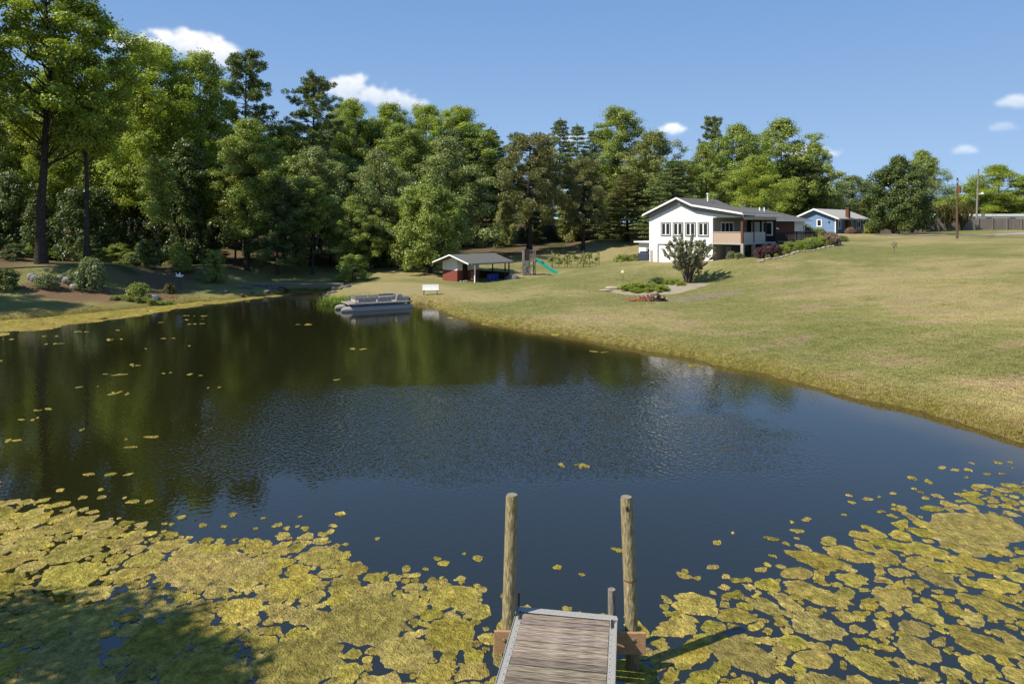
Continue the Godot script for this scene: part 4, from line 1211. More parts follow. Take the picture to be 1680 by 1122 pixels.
# ---------------------------------------------------------------- gangway in the foreground
func build_gangway() -> void:
	var r := RandomNumberGenerator.new()
	r.seed = 8
	var g := thing("gangway", "weathered plank gangway with aluminium edges reaching out over the algae", "gangway", Vector3(0.868, 0.86, -10.95), -0.169)
	var wide := 1.36
	var z := 0.13
	for k in 56:
		var mb := MB.new()
		var w := 0.142 + r.randf_range(-0.004, 0.004)
		var q := r.randf_range(0.58, 1.2)
		mb.tint = Color(0.56 * q, 0.46 * q * r.randf_range(0.97, 1.03), 0.365 * q * r.randf_range(0.94, 1.06))
		mb.cbox(Vector3(r.randf_range(-0.004, 0.004), -0.018 + r.randf_range(-0.004, 0.004), z + w * 0.5), Vector3(wide, 0.036, w - 0.024), Basis.from_euler(Vector3(r.randf_range(-0.02, 0.02), r.randf_range(-0.004, 0.004), r.randf_range(-0.003, 0.003))), 0.006)
		part("plank", mb, M.plank, g)
		z += w
	var L := z + 0.05
	for s in [-1.0, 1.0]:
		var mb := MB.new()
		mb.cbox(Vector3(s * (wide * 0.5 + 0.052), -0.010, L * 0.5), Vector3(0.10, 0.014, L), Basis(), 0.003)
		mb.cbox(Vector3(s * (wide * 0.5 + 0.108), -0.085, L * 0.5), Vector3(0.012, 0.19, L), Basis(), 0.003)
		mb.cbox(Vector3(s * (wide * 0.5 + 0.082), -0.182, L * 0.5), Vector3(0.05, 0.010, L - 0.01), Basis(), 0.002)
		part("side_rail", mb, M.aluminium, g)
		var sc := MB.new()
		for k in int(L / 0.145):
			sc.tube([Vector3(s * (wide * 0.5 + 0.030), -0.004, 0.2 + k * 0.145), Vector3(s * (wide * 0.5 + 0.030), 0.002, 0.2 + k * 0.145)], [0.008, 0.006], 6)
		var so := part("screws", sc, M.steel_dark, g)
		so.set_meta("kind", "stuff")
		var hb := MB.new()
		hb.cbox(Vector3(s * (wide * 0.5 + 0.035), 0.012, 0.24), Vector3(0.035, 0.03, 0.16), Basis(), 0.006)
		hb.rod(Vector3(s * (wide * 0.5 + 0.035), 0.02, 0.18), Vector3(s * (wide * 0.5 + 0.035), 0.05, 0.18), 0.014)
		part("bracket", hb, M.steel_dark, g)
	var e := MB.new()
	e.cbox(Vector3(0, 0.004, 0.055), Vector3(wide + 0.18, 0.016, 0.13), Basis(), 0.004)
	e.cbox(Vector3(0, -0.07, -0.012), Vector3(wide + 0.10, 0.16, 0.012), Basis(), 0.003)
	e.cbox(Vector3(wide * 0.5 + 0.075, 0.02, 0.09), Vector3(0.09, 0.03, 0.10), Basis(Vector3.UP, 0.2), 0.006)
	part("end_plate", e, M.aluminium, g)
	for k in 9:
		var b := MB.new()
		b.cbox(Vector3(0, -0.10, 0.3 + k * 0.95), Vector3(wide, 0.12, 0.05), Basis(), 0.004)
		part("crossbar", b, M.aluminium, g)

	var p := thing("mooring_post", "thick round wooden post left of the gangway end", "post", Vector3(-0.08, 0, -10.9))
	var mb := MB.new()
	mb.tint = Color(1, 1, 1)
	mb.tube([Vector3(-0.02, -1.4, 0), Vector3(0, 0, 0), Vector3(0.028, 0.9, 0), Vector3(0.055, 1.8, 0), Vector3(0.08, 2.70, 0), Vector3(0.081, 2.735, 0)], [0.107, 0.105, 0.102, 0.100, 0.097, 0.088], 28, false)
	for q in mb.v.size():
		var y := mb.v[q].y
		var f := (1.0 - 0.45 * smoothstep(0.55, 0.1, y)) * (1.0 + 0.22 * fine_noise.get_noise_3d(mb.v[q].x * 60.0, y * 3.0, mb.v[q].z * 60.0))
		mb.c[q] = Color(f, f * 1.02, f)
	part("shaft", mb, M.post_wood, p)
	mb = MB.new()
	mb.tube([Vector3(0.081, 2.72, 0), Vector3(0.081, 2.742, 0)], [0.0885, 0.083], 20)
	part("cut_end", mb, M.post_end, p)
	p = thing("mooring_post", "thick round leaning post with a notch near its top right of the gangway", "post", Vector3(1.905, 0, -10.9))
	mb = MB.new()
	mb.tint = Color(0.97, 1.02, 1.0)
	mb.tube([Vector3(0.05, -1.4, 0), Vector3(0, 0, 0), Vector3(-0.03, 0.9, 0), Vector3(-0.062, 1.8, 0), Vector3(-0.098, 2.67, 0), Vector3(-0.10, 2.70, 0)], [0.108, 0.106, 0.103, 0.101, 0.098, 0.088], 20, false)
	for q in mb.v.size():
		var y := mb.v[q].y
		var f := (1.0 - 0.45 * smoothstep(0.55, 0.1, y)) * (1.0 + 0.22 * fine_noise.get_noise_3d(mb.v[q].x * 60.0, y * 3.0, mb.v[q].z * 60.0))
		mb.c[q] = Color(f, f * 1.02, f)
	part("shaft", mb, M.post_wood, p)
	mb = MB.new()
	mb.tube([Vector3(-0.10, 2.69, 0), Vector3(-0.10, 2.708, 0)], [0.0885, 0.082], 20)
	part("cut_end", mb, M.post_end, p)
	mb = MB.new()
	mb.tube([Vector3(-0.105, 2.50, 0.085), Vector3(-0.105, 2.555, 0.090), Vector3(-0.105, 2.60, 0.085)], [0.012, 0.026, 0.010], 8)
	part("notch", mb, M.steel_dark, p)
	mb = MB.new()
	mb.tube([Vector3(-0.045, 1.40, 0), Vector3(-0.046, 1.425, 0)], [0.1045, 0.1045], 20)
	part("band", mb, M.rust, p)

	p = thing("cross_board", "fresh tan board bolted across both posts under the gangway", "board", Vector3(0.9, 0.5, -10.755))
	mb = MB.new()
	mb.cbox(Vector3.ZERO, Vector3(2.36, 0.34, 0.05), Basis(Vector3.BACK, -0.012), 0.006)
	part("board", mb, M.lumber, p)
	for s in [-1.02, 0.99]:
		mb = MB.new()
		mb.tube([Vector3(s, 0.05, 0.02), Vector3(s, 0.05, 0.036), Vector3(s, 0.05, 0.045)], [0.026, 0.026, 0.012], 8)
		part("bolt", mb, M.bolt, p)

	mb = MB.new()
	mb.tube([Vector3(0, -1.2, 0), Vector3(0.005, 0.4, 0), Vector3(0.0, 1.04, 0)], [0.065, 0.064, 0.062], 12)
	one("stub_post", mb, M.grey_wood, "short grey post stub behind the right corner of the gangway", "post").position = Vector3(1.63, 0, -11.3)
	mb = MB.new()
	mb.tube([Vector3(0, -1.2, 0), Vector3(0, 1.02, 0)], [0.028, 0.028], 8)
	one("iron_pipe", mb, M.steel_dark, "thin dark iron pipe beside the left post", "pipe").position = Vector3(0.10, 0, -11.25)

# ---------------------------------------------------------------- pontoon boat and bench
func build_boat() -> void:
	var b := thing("pontoon_boat", "grey pontoon boat with fenced deck moored at the far grassy bank", "boat", Vector3(-11.4, 0, -57.4), 0.5)
	for s in [-0.95, 0.95]:
		var mb := MB.new()
		var p := []; var rr := []
		for q in [[-3.05, 0.10], [-3.0, 0.22], [-2.85, 0.31], [-2.6, 0.36], [-1.4, 0.37], [2.3, 0.37], [2.8, 0.32], [2.95, 0.2]]:
			p.append(Vector3(q[0], 0.10, s)); rr.append(q[1] * 0.84)
		mb.tube(p, rr, 16)
		var o := part("pontoon_tube", mb, M.pontoon, b)
		for x in [-1.8, -0.6, 0.6, 1.8]:
			var sb := MB.new()
			sb.box(Vector3(x, 0.50, s), Vector3(0.5, 0.10, 0.18))
			part("bracket", sb, M.boat_grey, o)
	var mb := MB.new()
	mb.cbox(Vector3(0.15, 0.585, 0), Vector3(5.3, 0.08, 2.45), Basis(), 0.01)
	part("deck", mb, M.boat_grey, b)
	mb = MB.new()
	mb.box(Vector3(0.15, 0.585, 1.235), Vector3(5.3, 0.11, 0.03)); mb.box(Vector3(0.15, 0.585, -1.235), Vector3(5.3, 0.11, 0.03))
	part("deck_edge", mb, M.boat_pale, b)
	for row in [[1.12, [[-1.7, -0.25], [-0.1, 1.05], [1.5, 2.55]]], [-1.12, [[-1.9, -0.3], [-0.2, 1.2], [1.3, 2.55]]]]:
		for q in row[1]:
			mb = MB.new()
			var xa: float = q[0]; var xb: float = q[1]; var z: float = row[0]
			mb.box(Vector3((xa + xb) / 2, 0.80, z), Vector3(xb - xa, 0.26, 0.03))
			mb.box(Vector3((xa + xb) / 2, 0.985, z), Vector3(xb - xa, 0.07, 0.035))
			part("fence_panel", mb, M.boat_pale, b)
			mb = MB.new()
			mb.rod(Vector3(xa, 1.07, z), Vector3(xb, 1.07, z), 0.018)
			for k in 4:
				mb.rod(Vector3(lerpf(xa, xb, k / 3.0), 0.62, z + 0.02), Vector3(lerpf(xa, xb, k / 3.0), 1.20 if k % 3 == 0 else 1.07, z + 0.02), 0.016)
			part("rail", mb, M.pontoon, b)
	for x in [-1.9, 2.6]:
		mb = MB.new()
		mb.box(Vector3(x, 0.80, 0.35), Vector3(0.03, 0.26, 1.3))
		mb.rod(Vector3(x, 1.07, -0.3), Vector3(x, 1.07, 1.0), 0.018)
		mb.rod(Vector3(x, 0.62, -0.3), Vector3(x, 1.15, -0.3), 0.018)
		part("end_panel", mb, M.boat_pale, b)
	mb = MB.new()
	mb.cbox(Vector3(1.2, 0.78, -0.6), Vector3(1.3, 0.30, 0.5), Basis(), 0.02)
	mb.cbox(Vector3(1.2, 1.0, -0.85), Vector3(1.3, 0.3, 0.1), Basis(), 0.02)
	part("seat", mb, M.boat_grey, b)
	mb = MB.new()
	mb.cbox(Vector3(1.95, 0.90, 0.4), Vector3(0.4, 0.55, 0.5), Basis(), 0.03)
	part("console", mb, M.boat_grey, b)
	mb = MB.new()
	mb.cbox(Vector3(2.95, 0.55, 0), Vector3(0.28, 0.5, 0.3), Basis(), 0.05)
	mb.rod(Vector3(2.98, 0.4, 0), Vector3(3.02, -0.2, 0), 0.06, 8)
	part("motor", mb, M.steel_dark, b)

	var x := -7.5; var d := 63.6
	b = thing("garden_bench", "white painted garden bench on the grass above the pontoon boat", "bench", on(x, d), 0.08)
	for k in 4:
		mb = MB.new()
		mb.cbox(Vector3(0, 0.50 + k * 0.115, -0.20 - k * 0.03), Vector3(1.5, 0.108, 0.03), Basis(Vector3.RIGHT, -0.25), 0.004)
		part("back_slat", mb, M.white_paint, b)
	for k in 4:
		mb = MB.new()
		mb.cbox(Vector3(0, 0.43 + k * 0.006, -0.13 + k * 0.115), Vector3(1.5, 0.03, 0.105), Basis(), 0.004)
		part("seat_slat", mb, M.white_paint, b)
	for s in [-0.6, 0.6]:
		mb = MB.new()
		mb.beam(Vector3(s, -0.05, 0.22), Vector3(s, 0.42, 0.2), 0.06, 0.08)
		mb.beam(Vector3(s, -0.05, -0.2), Vector3(s, 0.40, -0.15), 0.06, 0.08)
		mb.beam(Vector3(s, 0.36, -0.18), Vector3(s, 0.90, -0.34), 0.05, 0.06)
		mb.beam(Vector3(s, 0.40, -0.2), Vector3(s, 0.40, 0.24), 0.05, 0.05)
		part("leg", mb, M.dark_wood, b)

# ---------------------------------------------------------------- houses
func window_on(parent: Node, at: Vector3, w: float, h: float, turn: float, sashes: int, trim: Material, sash: Material = null) -> void:   # at: the middle of the window, on the wall's face; turn 0 looks along +z
	var o := Node3D.new()
	o.name = "window"
	var k := 0
	while parent.has_node(NodePath(String(o.name))):
		k += 1
		o.name = "window_%03d" % k
	parent.add_child(o)
	o.position = at
	o.rotation.y = turn
	var mb := MB.new()
	var t := 0.085
	mb.box(Vector3(0, h / 2 + t / 2, 0.03), Vector3(w + 2 * t, t, 0.07))
	mb.box(Vector3(0, -h / 2 - t / 2, 0.035), Vector3(w + 2 * t, t, 0.08))
	for s in [-1.0, 1.0]:
		mb.box(Vector3(s * (w / 2 + t / 2), 0, 0.03), Vector3(t, h, 0.07))
	part("frame", mb, trim, o)
	mb = MB.new()
	var pw := w / sashes
	var f := 0.055
	for q in sashes:
		var x := -w / 2 + pw * (q + 0.5)
		mb.box(Vector3(x, h / 2 - f / 2, 0.015), Vector3(pw - 0.01, f, 0.04)); mb.box(Vector3(x, -h / 2 + f / 2, 0.015), Vector3(pw - 0.01, f, 0.04))
		for s in [-1.0, 1.0]:
			mb.box(Vector3(x + s * (pw / 2 - f / 2 - 0.005), 0, 0.015), Vector3(f, h - 2 * f, 0.04))
		var g := MB.new()
		g.box(Vector3(x, 0, 0.005), Vector3(pw - 2 * f, h - 2 * f, 0.012))
		part("pane", g, M.glass_dark, o)
	part("sash", mb, sash if sash else M.trim_white, o)

func laps(mb: MB, y0: float, y1: float, step: float, left: Callable, right: Callable, z := 0.0) -> void:   # lap siding on a wall that faces +z
	var y := y0
	while y < y1 - 0.01:
		var t := minf(y + step, y1)
		var a: float = left.call(y); var b: float = right.call(y)
		var a2: float = left.call(t); var b2: float = right.call(t)
		if b - a > 0.05:
			if b2 < a2:
				var m := (a2 + b2) / 2
				a2 = m; b2 = m
			mb.quad(Vector3(a, y, z + 0.028), Vector3(b, y, z + 0.028), Vector3(b2, t, z + 0.006), Vector3(a2, t, z + 0.006))
			mb.quad(Vector3(a, y, z + 0.002), Vector3(b, y, z + 0.002), Vector3(b, y, z + 0.028), Vector3(a, y, z + 0.028))
		y = t

func build_house() -> void:
	var H := thing("white_house", "white sided two-level ranch house with a covered porch and deck on the slope", "house", Vector3(14.73, 3.15, -74.0), -PI / 4)
	var top := func(s: float) -> float:
		if s < 3.64: return 6.6 - (3.64 - s) * 0.415
		if s < 5.4: return 6.6 - (s - 3.64) * 0.4375
		return 5.83 - (s - 5.4) * 0.1645
	var left := func(y: float) -> float: return 0.0 if y < 4.9 else 3.64 - (6.42 - y) / 0.415
	var right := func(y: float) -> float:
		if y < 4.52: return 7.43
		if y < 4.80: return 10.6
		if y < 5.65: return 5.4 + (5.65 - y) / 0.1645
		return 3.64 + (6.42 - y) / 0.4375
	# the gable front and the walls behind it
	var mb := MB.new()
	mb.prism(PackedVector2Array([Vector2(0, -1.0), Vector2(7.43, -1.0), Vector2(7.43, 4.52), Vector2(10.6, 4.52), Vector2(10.6, 4.80), Vector2(5.4, 5.65), Vector2(3.64, 6.42), Vector2(0, 4.91)]), 0.0, -0.18)
	laps(mb, -1.0, 6.4, 0.19, left, right)
	part("front_wall", mb, M.siding, H)
	for s in [0.06, 7.37]:
		mb = MB.new()
		mb.box(Vector3(s, 1.9, 0.02), Vector3(0.12, 5.8, 0.05))
		part("corner_trim", mb, M.trim_white, H)
	mb = MB.new()
	mb.span(Vector3(0, -1.0, -0.18), Vector3(0.18, 4.85, -22.0))
	mb.span(Vector3(0.18, -1.0, -21.8), Vector3(7.43, 4.3, -22.0))
	part("back_wall", mb, M.siding, H)
	mb = MB.new()
	mb.span(Vector3(-0.02, -1.0, 0.045), Vector3(0.42, 1.05, -0.6))
	part("footing", mb, M.stucco, H)
	mb = MB.new()
	mb.span(Vector3(7.25, 2.0, -0.18), Vector3(7.43, 5.2, -9.2))
	part("porch_wall", mb, M.stucco, H)
	mb = MB.new()
	mb.span(Vector3(7.25, -1.0, -0.18), Vector3(7.42, 2.0, -19.5))
	part("basement_wall", mb, M.stucco, H)
	mb = MB.new()
	mb.span(Vector3(7.25, 2.0, -9.2), Vector3(7.44, 4.25, -19.4))
	part("brick_wall", mb, M.brick, H)
	mb = MB.new()
	mb.span(Vector3(7.25, 0.5, -19.4), Vector3(7.45, 4.25, -22.0))
	part("side_wall", mb, M.siding, H)
	for q in [[2.04, 3.36], [3.495, 3.36], [4.945, 3.36], [6.395, 3.36]]:
		window_on(H, Vector3(q[0], q[1], 0.03), 1.02, 1.24, 0.0, 2, M.trim_grey)
	mb = MB.new()
	mb.box(Vector3(2.35, 1.72, 0.04), Vector3(2.6, 0.14, 0.07)); mb.box(Vector3(1.11, 0.2, 0.04), Vector3(0.14, 2.9, 0.07)); mb.box(Vector3(3.59, 0.2, 0.04), Vector3(0.14, 2.9, 0.07))
	var door := part("garage_door", mb, M.trim_grey, H)
	for k in 5:
		mb = MB.new()
		mb.cbox(Vector3(2.35, 1.40 - k * 0.52, 0.03), Vector3(2.33, 0.50, 0.03), Basis(), 0.01)
		part("panel", mb, M.trim_white, door)
	mb = MB.new()
	mb.tube([Vector3(3.64, 5.93, 0.045), Vector3(3.64, 5.93, 0.12)], [0.17, 0.13], 12)
	part("gable_light", mb, M.trim_white, H)
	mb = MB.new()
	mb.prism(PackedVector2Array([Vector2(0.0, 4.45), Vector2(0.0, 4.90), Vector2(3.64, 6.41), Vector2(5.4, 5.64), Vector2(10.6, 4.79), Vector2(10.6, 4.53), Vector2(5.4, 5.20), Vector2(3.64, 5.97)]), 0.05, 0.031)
	part("gable_band", mb, M.soffit, H)  # flat grey band on the gable front, following the rake
	# roof of the gable wing and porch
	var prof := PackedVector2Array([Vector2(-0.45, top.call(-0.45) - 0.16), Vector2(3.64, 6.44), Vector2(5.4, 5.67), Vector2(10.8, 4.78), Vector2(10.8, 4.94), Vector2(5.4, 5.83), Vector2(3.64, 6.6), Vector2(-0.45, top.call(-0.45))])
	mb = MB.new()
	mb.prism(prof, 0.62, -7.7)
	var roof := part("roof", mb, M.shingle, H)
	mb = MB.new()
	var rake := PackedVector2Array([Vector2(-0.48, top.call(-0.48) - 0.15), Vector2(3.64, 6.45), Vector2(5.4, 5.68), Vector2(10.83, 4.79), Vector2(10.83, 4.96), Vector2(5.4, 5.86), Vector2(3.64, 6.63), Vector2(-0.48, top.call(-0.48) + 0.03)])
	mb.prism(rake, 0.66, 0.622)
	part("rake_board", mb, M.trim_white, roof)
	mb = MB.new()
	mb.span(Vector3(10.8, 4.76, 0.6), Vector3(10.92, 4.88, -7.6))
	part("gutter", mb, M.trim_white, roof)
	mb = MB.new()
	mb.span(Vector3(-0.57, 4.70, 0.6), Vector3(-0.455, 4.84, -7.6))
	part("gutter", mb, M.trim_white, roof)
	mb = MB.new()
	mb.rod(Vector3(4.3, 6.2, -4.6), Vector3(4.3, 7.05, -4.6), 0.07, 8)
	mb.rod(Vector3(4.3, 7.05, -4.6), Vector3(4.3, 7.2, -4.6), 0.13, 8)
	part("vent_pipe", mb, M.trim_white, roof)
	mb = MB.new()
	mb.rod(Vector3(9.5, 5.0, -2.0), Vector3(9.5, 6.15, -2.0), 0.02, 5)
	for k in 4:
		mb.rod(Vector3(9.5 - 0.45 + k * 0.06, 6.02 - k * 0.16, -2.0), Vector3(9.5 + 0.45 - k * 0.06, 6.02 - k * 0.16, -2.0), 0.012, 4)
	mb.rod(Vector3(9.5, 6.0, -1.6), Vector3(9.5, 6.0, -2.5), 0.012, 4)
	part("antenna", mb, M.pole_grey, roof)
	# roof of the long wing, hipped at the far end
	mb = MB.new()
	var e0 := Vector3(-0.45, 4.35, -7.0); var e1 := Vector3(8.35, 4.35, -7.0); var f0 := Vector3(-0.45, 4.35, -22.6); var f1 := Vector3(8.35, 4.35, -22.6)
	var r0 := Vector3(3.8, 5.85, -7.0); var r1 := Vector3(3.8, 5.85, -17.5)
	mb.quad(e1, f1, r1, r0)
	mb.quad(f0, e0, r0, r1)
	mb.tri(f1, f0, r1)
	mb.tri(e0, e1, r0)
	mb.quad(e0 + Vector3.DOWN * 0.02, f0 + Vector3.DOWN * 0.02, f1 + Vector3.DOWN * 0.02, e1 + Vector3.DOWN * 0.02)
	var long := part("roof", mb, M.shingle, H)
	mb = MB.new()
	mb.span(Vector3(8.30, 4.20, -7.7), Vector3(8.42, 4.36, -22.65))
	part("gutter", mb, M.trim_white, long)
	mb = MB.new()
	mb.span(Vector3(-0.5, 4.20, -22.58), Vector3(8.30, 4.34, -22.68))
	part("gutter", mb, M.trim_white, long)
	mb = MB.new()
	mb.rod(Vector3(7.6, 4.2, -21.9), Vector3(7.6, 1.4, -21.9), 0.05)
	part("downspout", mb, M.trim_white, long)
	for z in [-15.0, -16.2]:
		mb = MB.new()
		mb.rod(Vector3(5.2, 5.3, z), Vector3(5.2, 5.85, z), 0.08)
		part("vent_pipe", mb, M.trim_white, long)
	# porch
	mb = MB.new()
	mb.span(Vector3(7.43, 1.88, 0.0), Vector3(10.62, 2.05, -7.2))
	part("porch_floor", mb, M.grey_board, H)
	mb = MB.new()
	mb.span(Vector3(7.43, 4.52, -0.18), Vector3(10.6, 4.60, -7.6))
	part("porch_ceiling", mb, M.soffit, H)
	mb = MB.new()
	mb.span(Vector3(10.42, 4.30, -0.2), Vector3(10.58, 4.53, -7.4))
	part("porch_beam", mb, M.tan_board, H)
	for k in 16:
		mb = MB.new()
		mb.cbox(Vector3(7.53 + k * 0.196, 2.55, -0.04), Vector3(0.19, 1.04, 0.03), Basis(), 0.008)
		part("board", mb, M.tan_board, H)
	mb = MB.new()
	mb.box(Vector3(9.0, 3.10, -0.04), Vector3(3.1, 0.06, 0.12))
	part("porch_rail", mb, M.grey_board, H)
	for q in [[-0.14, -2.30], [-2.44, -4.9]]:
		mb = MB.new()
		mb.span(Vector3(10.52, 2.03, q[0]), Vector3(10.56, 3.08, q[1]))
		part("side_panel", mb, M.grey_board, H)
	mb = MB.new()
	mb.box(Vector3(10.5, 3.28, -0.06), Vector3(0.20, 2.48, 0.20))
	part("porch_post", mb, M.red_wood, H)
	for z in [-2.37, -5.0, -7.3]:
		mb = MB.new()
		mb.box(Vector3(10.53, 3.2, z), Vector3(0.14, 2.36, 0.14))
		part("porch_post", mb, M.dark_wood, H)
	for q in [[-0.12, -1.0], [-2.4, -0.6], [-5.0, -0.4], [-7.4, -0.2]]:
		mb = MB.new()
		mb.span(Vector3(10.36, q[1], q[0] + 0.14), Vector3(10.64, 1.88, q[0] - 0.14))
		part("pier", mb, M.concrete, H)
	window_on(H, Vector3(7.44, 3.40, -2.9), 2.5, 1.25, PI / 2, 3, M.trim_white)
	window_on(H, Vector3(7.44, 3.35, -11.0), 1.0, 1.3, PI / 2, 1, M.trim_white)
	mb = MB.new()
	mb.span(Vector3(7.43, 2.05, -7.28), Vector3(10.46, 4.52, -7.40))
	part("porch_end_wall", mb, M.dark_wood, H)
	window_on(H, Vector3(9.7, 3.4, -7.27), 1.0, 1.3, 0.0, 1, M.trim_white)
	mb = MB.new()
	mb.box(Vector3(8.4, 3.08, -7.25), Vector3(0.9, 2.04, 0.05))
	part("door", mb, M.trim_white, H)
	mb = MB.new()
	mb.box(Vector3(7.45, 0.55, -3.2), Vector3(0.05, 2.1, 0.95))
	part("door", mb, M.trim_white, H)
	mb = MB.new()
	mb.box(Vector3(8.8, 2.75, -2.0), Vector3(0.9, 0.06, 0.9)); mb.rod(Vector3(8.8, 2.05, -2.0), Vector3(8.8, 2.75, -2.0), 0.05)
	part("porch_table", mb, M.trim_white, H)
	# deck
	mb = MB.new()
	mb.span(Vector3(7.45, 1.80, -7.5), Vector3(10.6, 1.98, -17.4))
	var deck := part("deck", mb, M.dark_wood, H)
	for k in 5:
		mb = MB.new()
		mb.box(Vector3(10.56, 2.50, -7.6 - k * 2.44), Vector3(0.11, 1.12, 0.11))
		part("rail_post", mb, M.dark_wood, deck)
		mb = MB.new()
		mb.span(Vector3(10.46, 0.2, -7.6 - k * 2.44), Vector3(10.58, 1.8, -7.72 - k * 2.44))
		part("pier", mb, M.concrete, deck)
	mb = MB.new()
	mb.span(Vector3(10.50, 2.98, -7.5), Vector3(10.62, 3.04, -17.45)); mb.span(Vector3(7.5, 2.98, -17.34), Vector3(10.5, 3.04, -17.45)); mb.span(Vector3(10.53, 2.12, -7.5), Vector3(10.59, 2.18, -17.4))
	part("handrail", mb, M.dark_wood, deck)
	for k in 66:
		mb = MB.new()
		mb.box(Vector3(10.56, 2.57, -7.72 - k * 0.147), Vector3(0.035, 0.80, 0.035))
		part("baluster", mb, M.dark_wood, deck)
	mb = MB.new()
	mb.rod(Vector3(9.9, 1.98, -8.6), Vector3(9.9, 3.35, -8.6), 0.035); mb.tube([Vector3(9.9, 3.35, -8.6), Vector3(9.9, 3.42, -8.6), Vector3(9.9, 3.55, -8.6)], [0.42, 0.40, 0.05], 12)
	var um := part("umbrella_table", mb, M.trim_white, deck)
	um.set_meta("label", "white topped stand on the deck")

	# outbuilding behind the house, covered grill beside it
	var o := thing("white_garage", "small white outbuilding half hidden behind the white house", "shed", Vector3(15.6, gh(16, 85) - 0.4, -85.0), -PI / 4)
	mb = MB.new()
	mb.span(Vector3(0, 0, 0), Vector3(4.0, 2.9, -4))
	part("wall", mb, M.siding, o)
	mb = MB.new()
	mb.prism(PackedVector2Array([Vector2(-0.4, 2.9), Vector2(4.4, 2.9), Vector2(4.4, 3.05), Vector2(-0.4, 3.05)]), 0.5, -4.4)
	part("roof", mb, M.trim_white, o)
	window_on(o, Vector3(1.5, 1.9, 0.01), 0.6, 0.6, 0.0, 1, M.trim_grey)
	o = thing("covered_grill", "grill under a dark blue cover beside the left corner of the white house", "grill", on(15.2, 79.5), -0.5)
	mb = MB.new()
	mb.cbox(Vector3(0, 0.5, 0), Vector3(1.3, 0.9, 0.7), Basis(), 0.10)
	mb.cbox(Vector3(0, 1.02, 0), Vector3(0.9, 0.25, 0.6), Basis(), 0.10)
	part("cover", mb, M.blue_cover, o)
	for s in [-0.5, 0.5]:
		mb = MB.new()
		mb.tube([Vector3(s, 0.1, 0.36), Vector3(s, 0.1, 0.28)], [0.12, 0.12], 10)
		part("wheel", mb, M.steel_dark, o)

func build_blue_house() -> void:
	var y := 5.45
	var H := thing("blue_house", "single-storey blue house with pale grey roof and white rake boards", "house", Vector3(50.6, y, -108.0), -PI / 4)
	var mb := MB.new()
	mb.prism(PackedVector2Array([Vector2(-6.3, -0.8), Vector2(0, -0.8), Vector2(0, 2.6), Vector2(-3.15, 3.85), Vector2(-6.3, 2.6)]), 0.0, -0.2)
	laps(mb, -0.8, 3.8, 0.2, func(q: float) -> float: return -6.3 if q < 2.6 else -3.15 - (3.85 - q) / 0.397, func(q: float) -> float: return 0.0 if q < 2.6 else -3.15 + (3.85 - q) / 0.397)
	part("front_wall", mb, M.blue_siding, H)
	mb = MB.new()
	mb.span(Vector3(-0.2, -0.8, -0.2), Vector3(0, 2.6, -13.3)); mb.span(Vector3(-6.3, -0.8, -0.2), Vector3(-6.1, 2.6, -13.3)); mb.span(Vector3(-6.1, -0.8, -13.1), Vector3(-0.2, 2.6, -13.3))
	part("side_wall", mb, M.blue_siding, H)
	mb = MB.new()
	mb.box(Vector3(-0.05, 1.0, 0.03), Vector3(0.14, 3.3, 0.06))
	part("corner_trim", mb, M.trim_white, H)
	mb = MB.new()
	mb.prism(PackedVector2Array([Vector2(-6.9, 2.22), Vector2(-3.15, 3.86), Vector2(0.6, 2.36), Vector2(0.6, 2.50), Vector2(-3.15, 4.05), Vector2(-6.9, 2.36)]), 0.6, -13.8)
	var roof := part("roof", mb, M.shingle_pale, H)
	mb = MB.new()
	mb.prism(PackedVector2Array([Vector2(-6.93, 2.17), Vector2(-3.15, 3.82), Vector2(0.63, 2.31), Vector2(0.63, 2.53), Vector2(-3.15, 4.08), Vector2(-6.93, 2.40)]), 0.64, 0.602)
	part("rake_board", mb, M.trim_white, roof)
	mb = MB.new()
	mb.span(Vector3(0.60, 2.30, 0.6), Vector3(0.72, 2.46, -13.8))
	part("gutter", mb, M.trim_white, roof)
	mb = MB.new()
	mb.span(Vector3(0.02, -0.8, -4.1), Vector3(0.5, 4.15, -4.9)); mb.span(Vector3(-0.04, 4.05, -4.04), Vector3(0.56, 4.2, -4.96))
	part("chimney", mb, M.red_wood, H)
	window_on(H, Vector3(-2.5, 1.75, 0.03), 0.65, 1.0, 0.0, 1, M.trim_white)
	for q in [[-1.6, 1], [-6.4, 1], [-10.0, 2]]:
		window_on(H, Vector3(0.01, 1.5, q[0]), 0.9 * q[1], 1.2, PI / 2, q[1], M.trim_white)
	mb = MB.new()
	mb.span(Vector3(0.0, -0.1, 1.5), Vector3(3.0, 0.0, -12.0))
	part("patio", mb, M.concrete, H)
	mb = MB.new()
	mb.tube([Vector3(-1.0, 1.95, 0.04), Vector3(-1.0, 1.95, 0.16)], [0.14, 0.12], 10)
	part("wall_lamp", mb, M.blue_cover, H)

	var t := thing("mobile_home", "long white flat-roofed building behind the wooden fence", "building", Vector3(78, gh(84, 127), -127.0), -0.05)
	mb = MB.new()
	mb.span(Vector3(0, 0, 0), Vector3(26, 2.55, -4.4))
	part("wall", mb, M.trim_white, t)
	mb = MB.new()
	mb.prism(PackedVector2Array([Vector2(-0.3, 2.55), Vector2(26.3, 2.55), Vector2(26.3, 2.95), Vector2(-0.3, 2.95)]), 0.3, -4.7)
	part("roof", mb, M.white_paint, t)
	for x in [3.0, 6.5, 9.4, 13.5, 19.0]:
		window_on(t, Vector3(x, 1.85, 0.01), 0.9, 0.7, 0.0, 1, M.trim_grey)

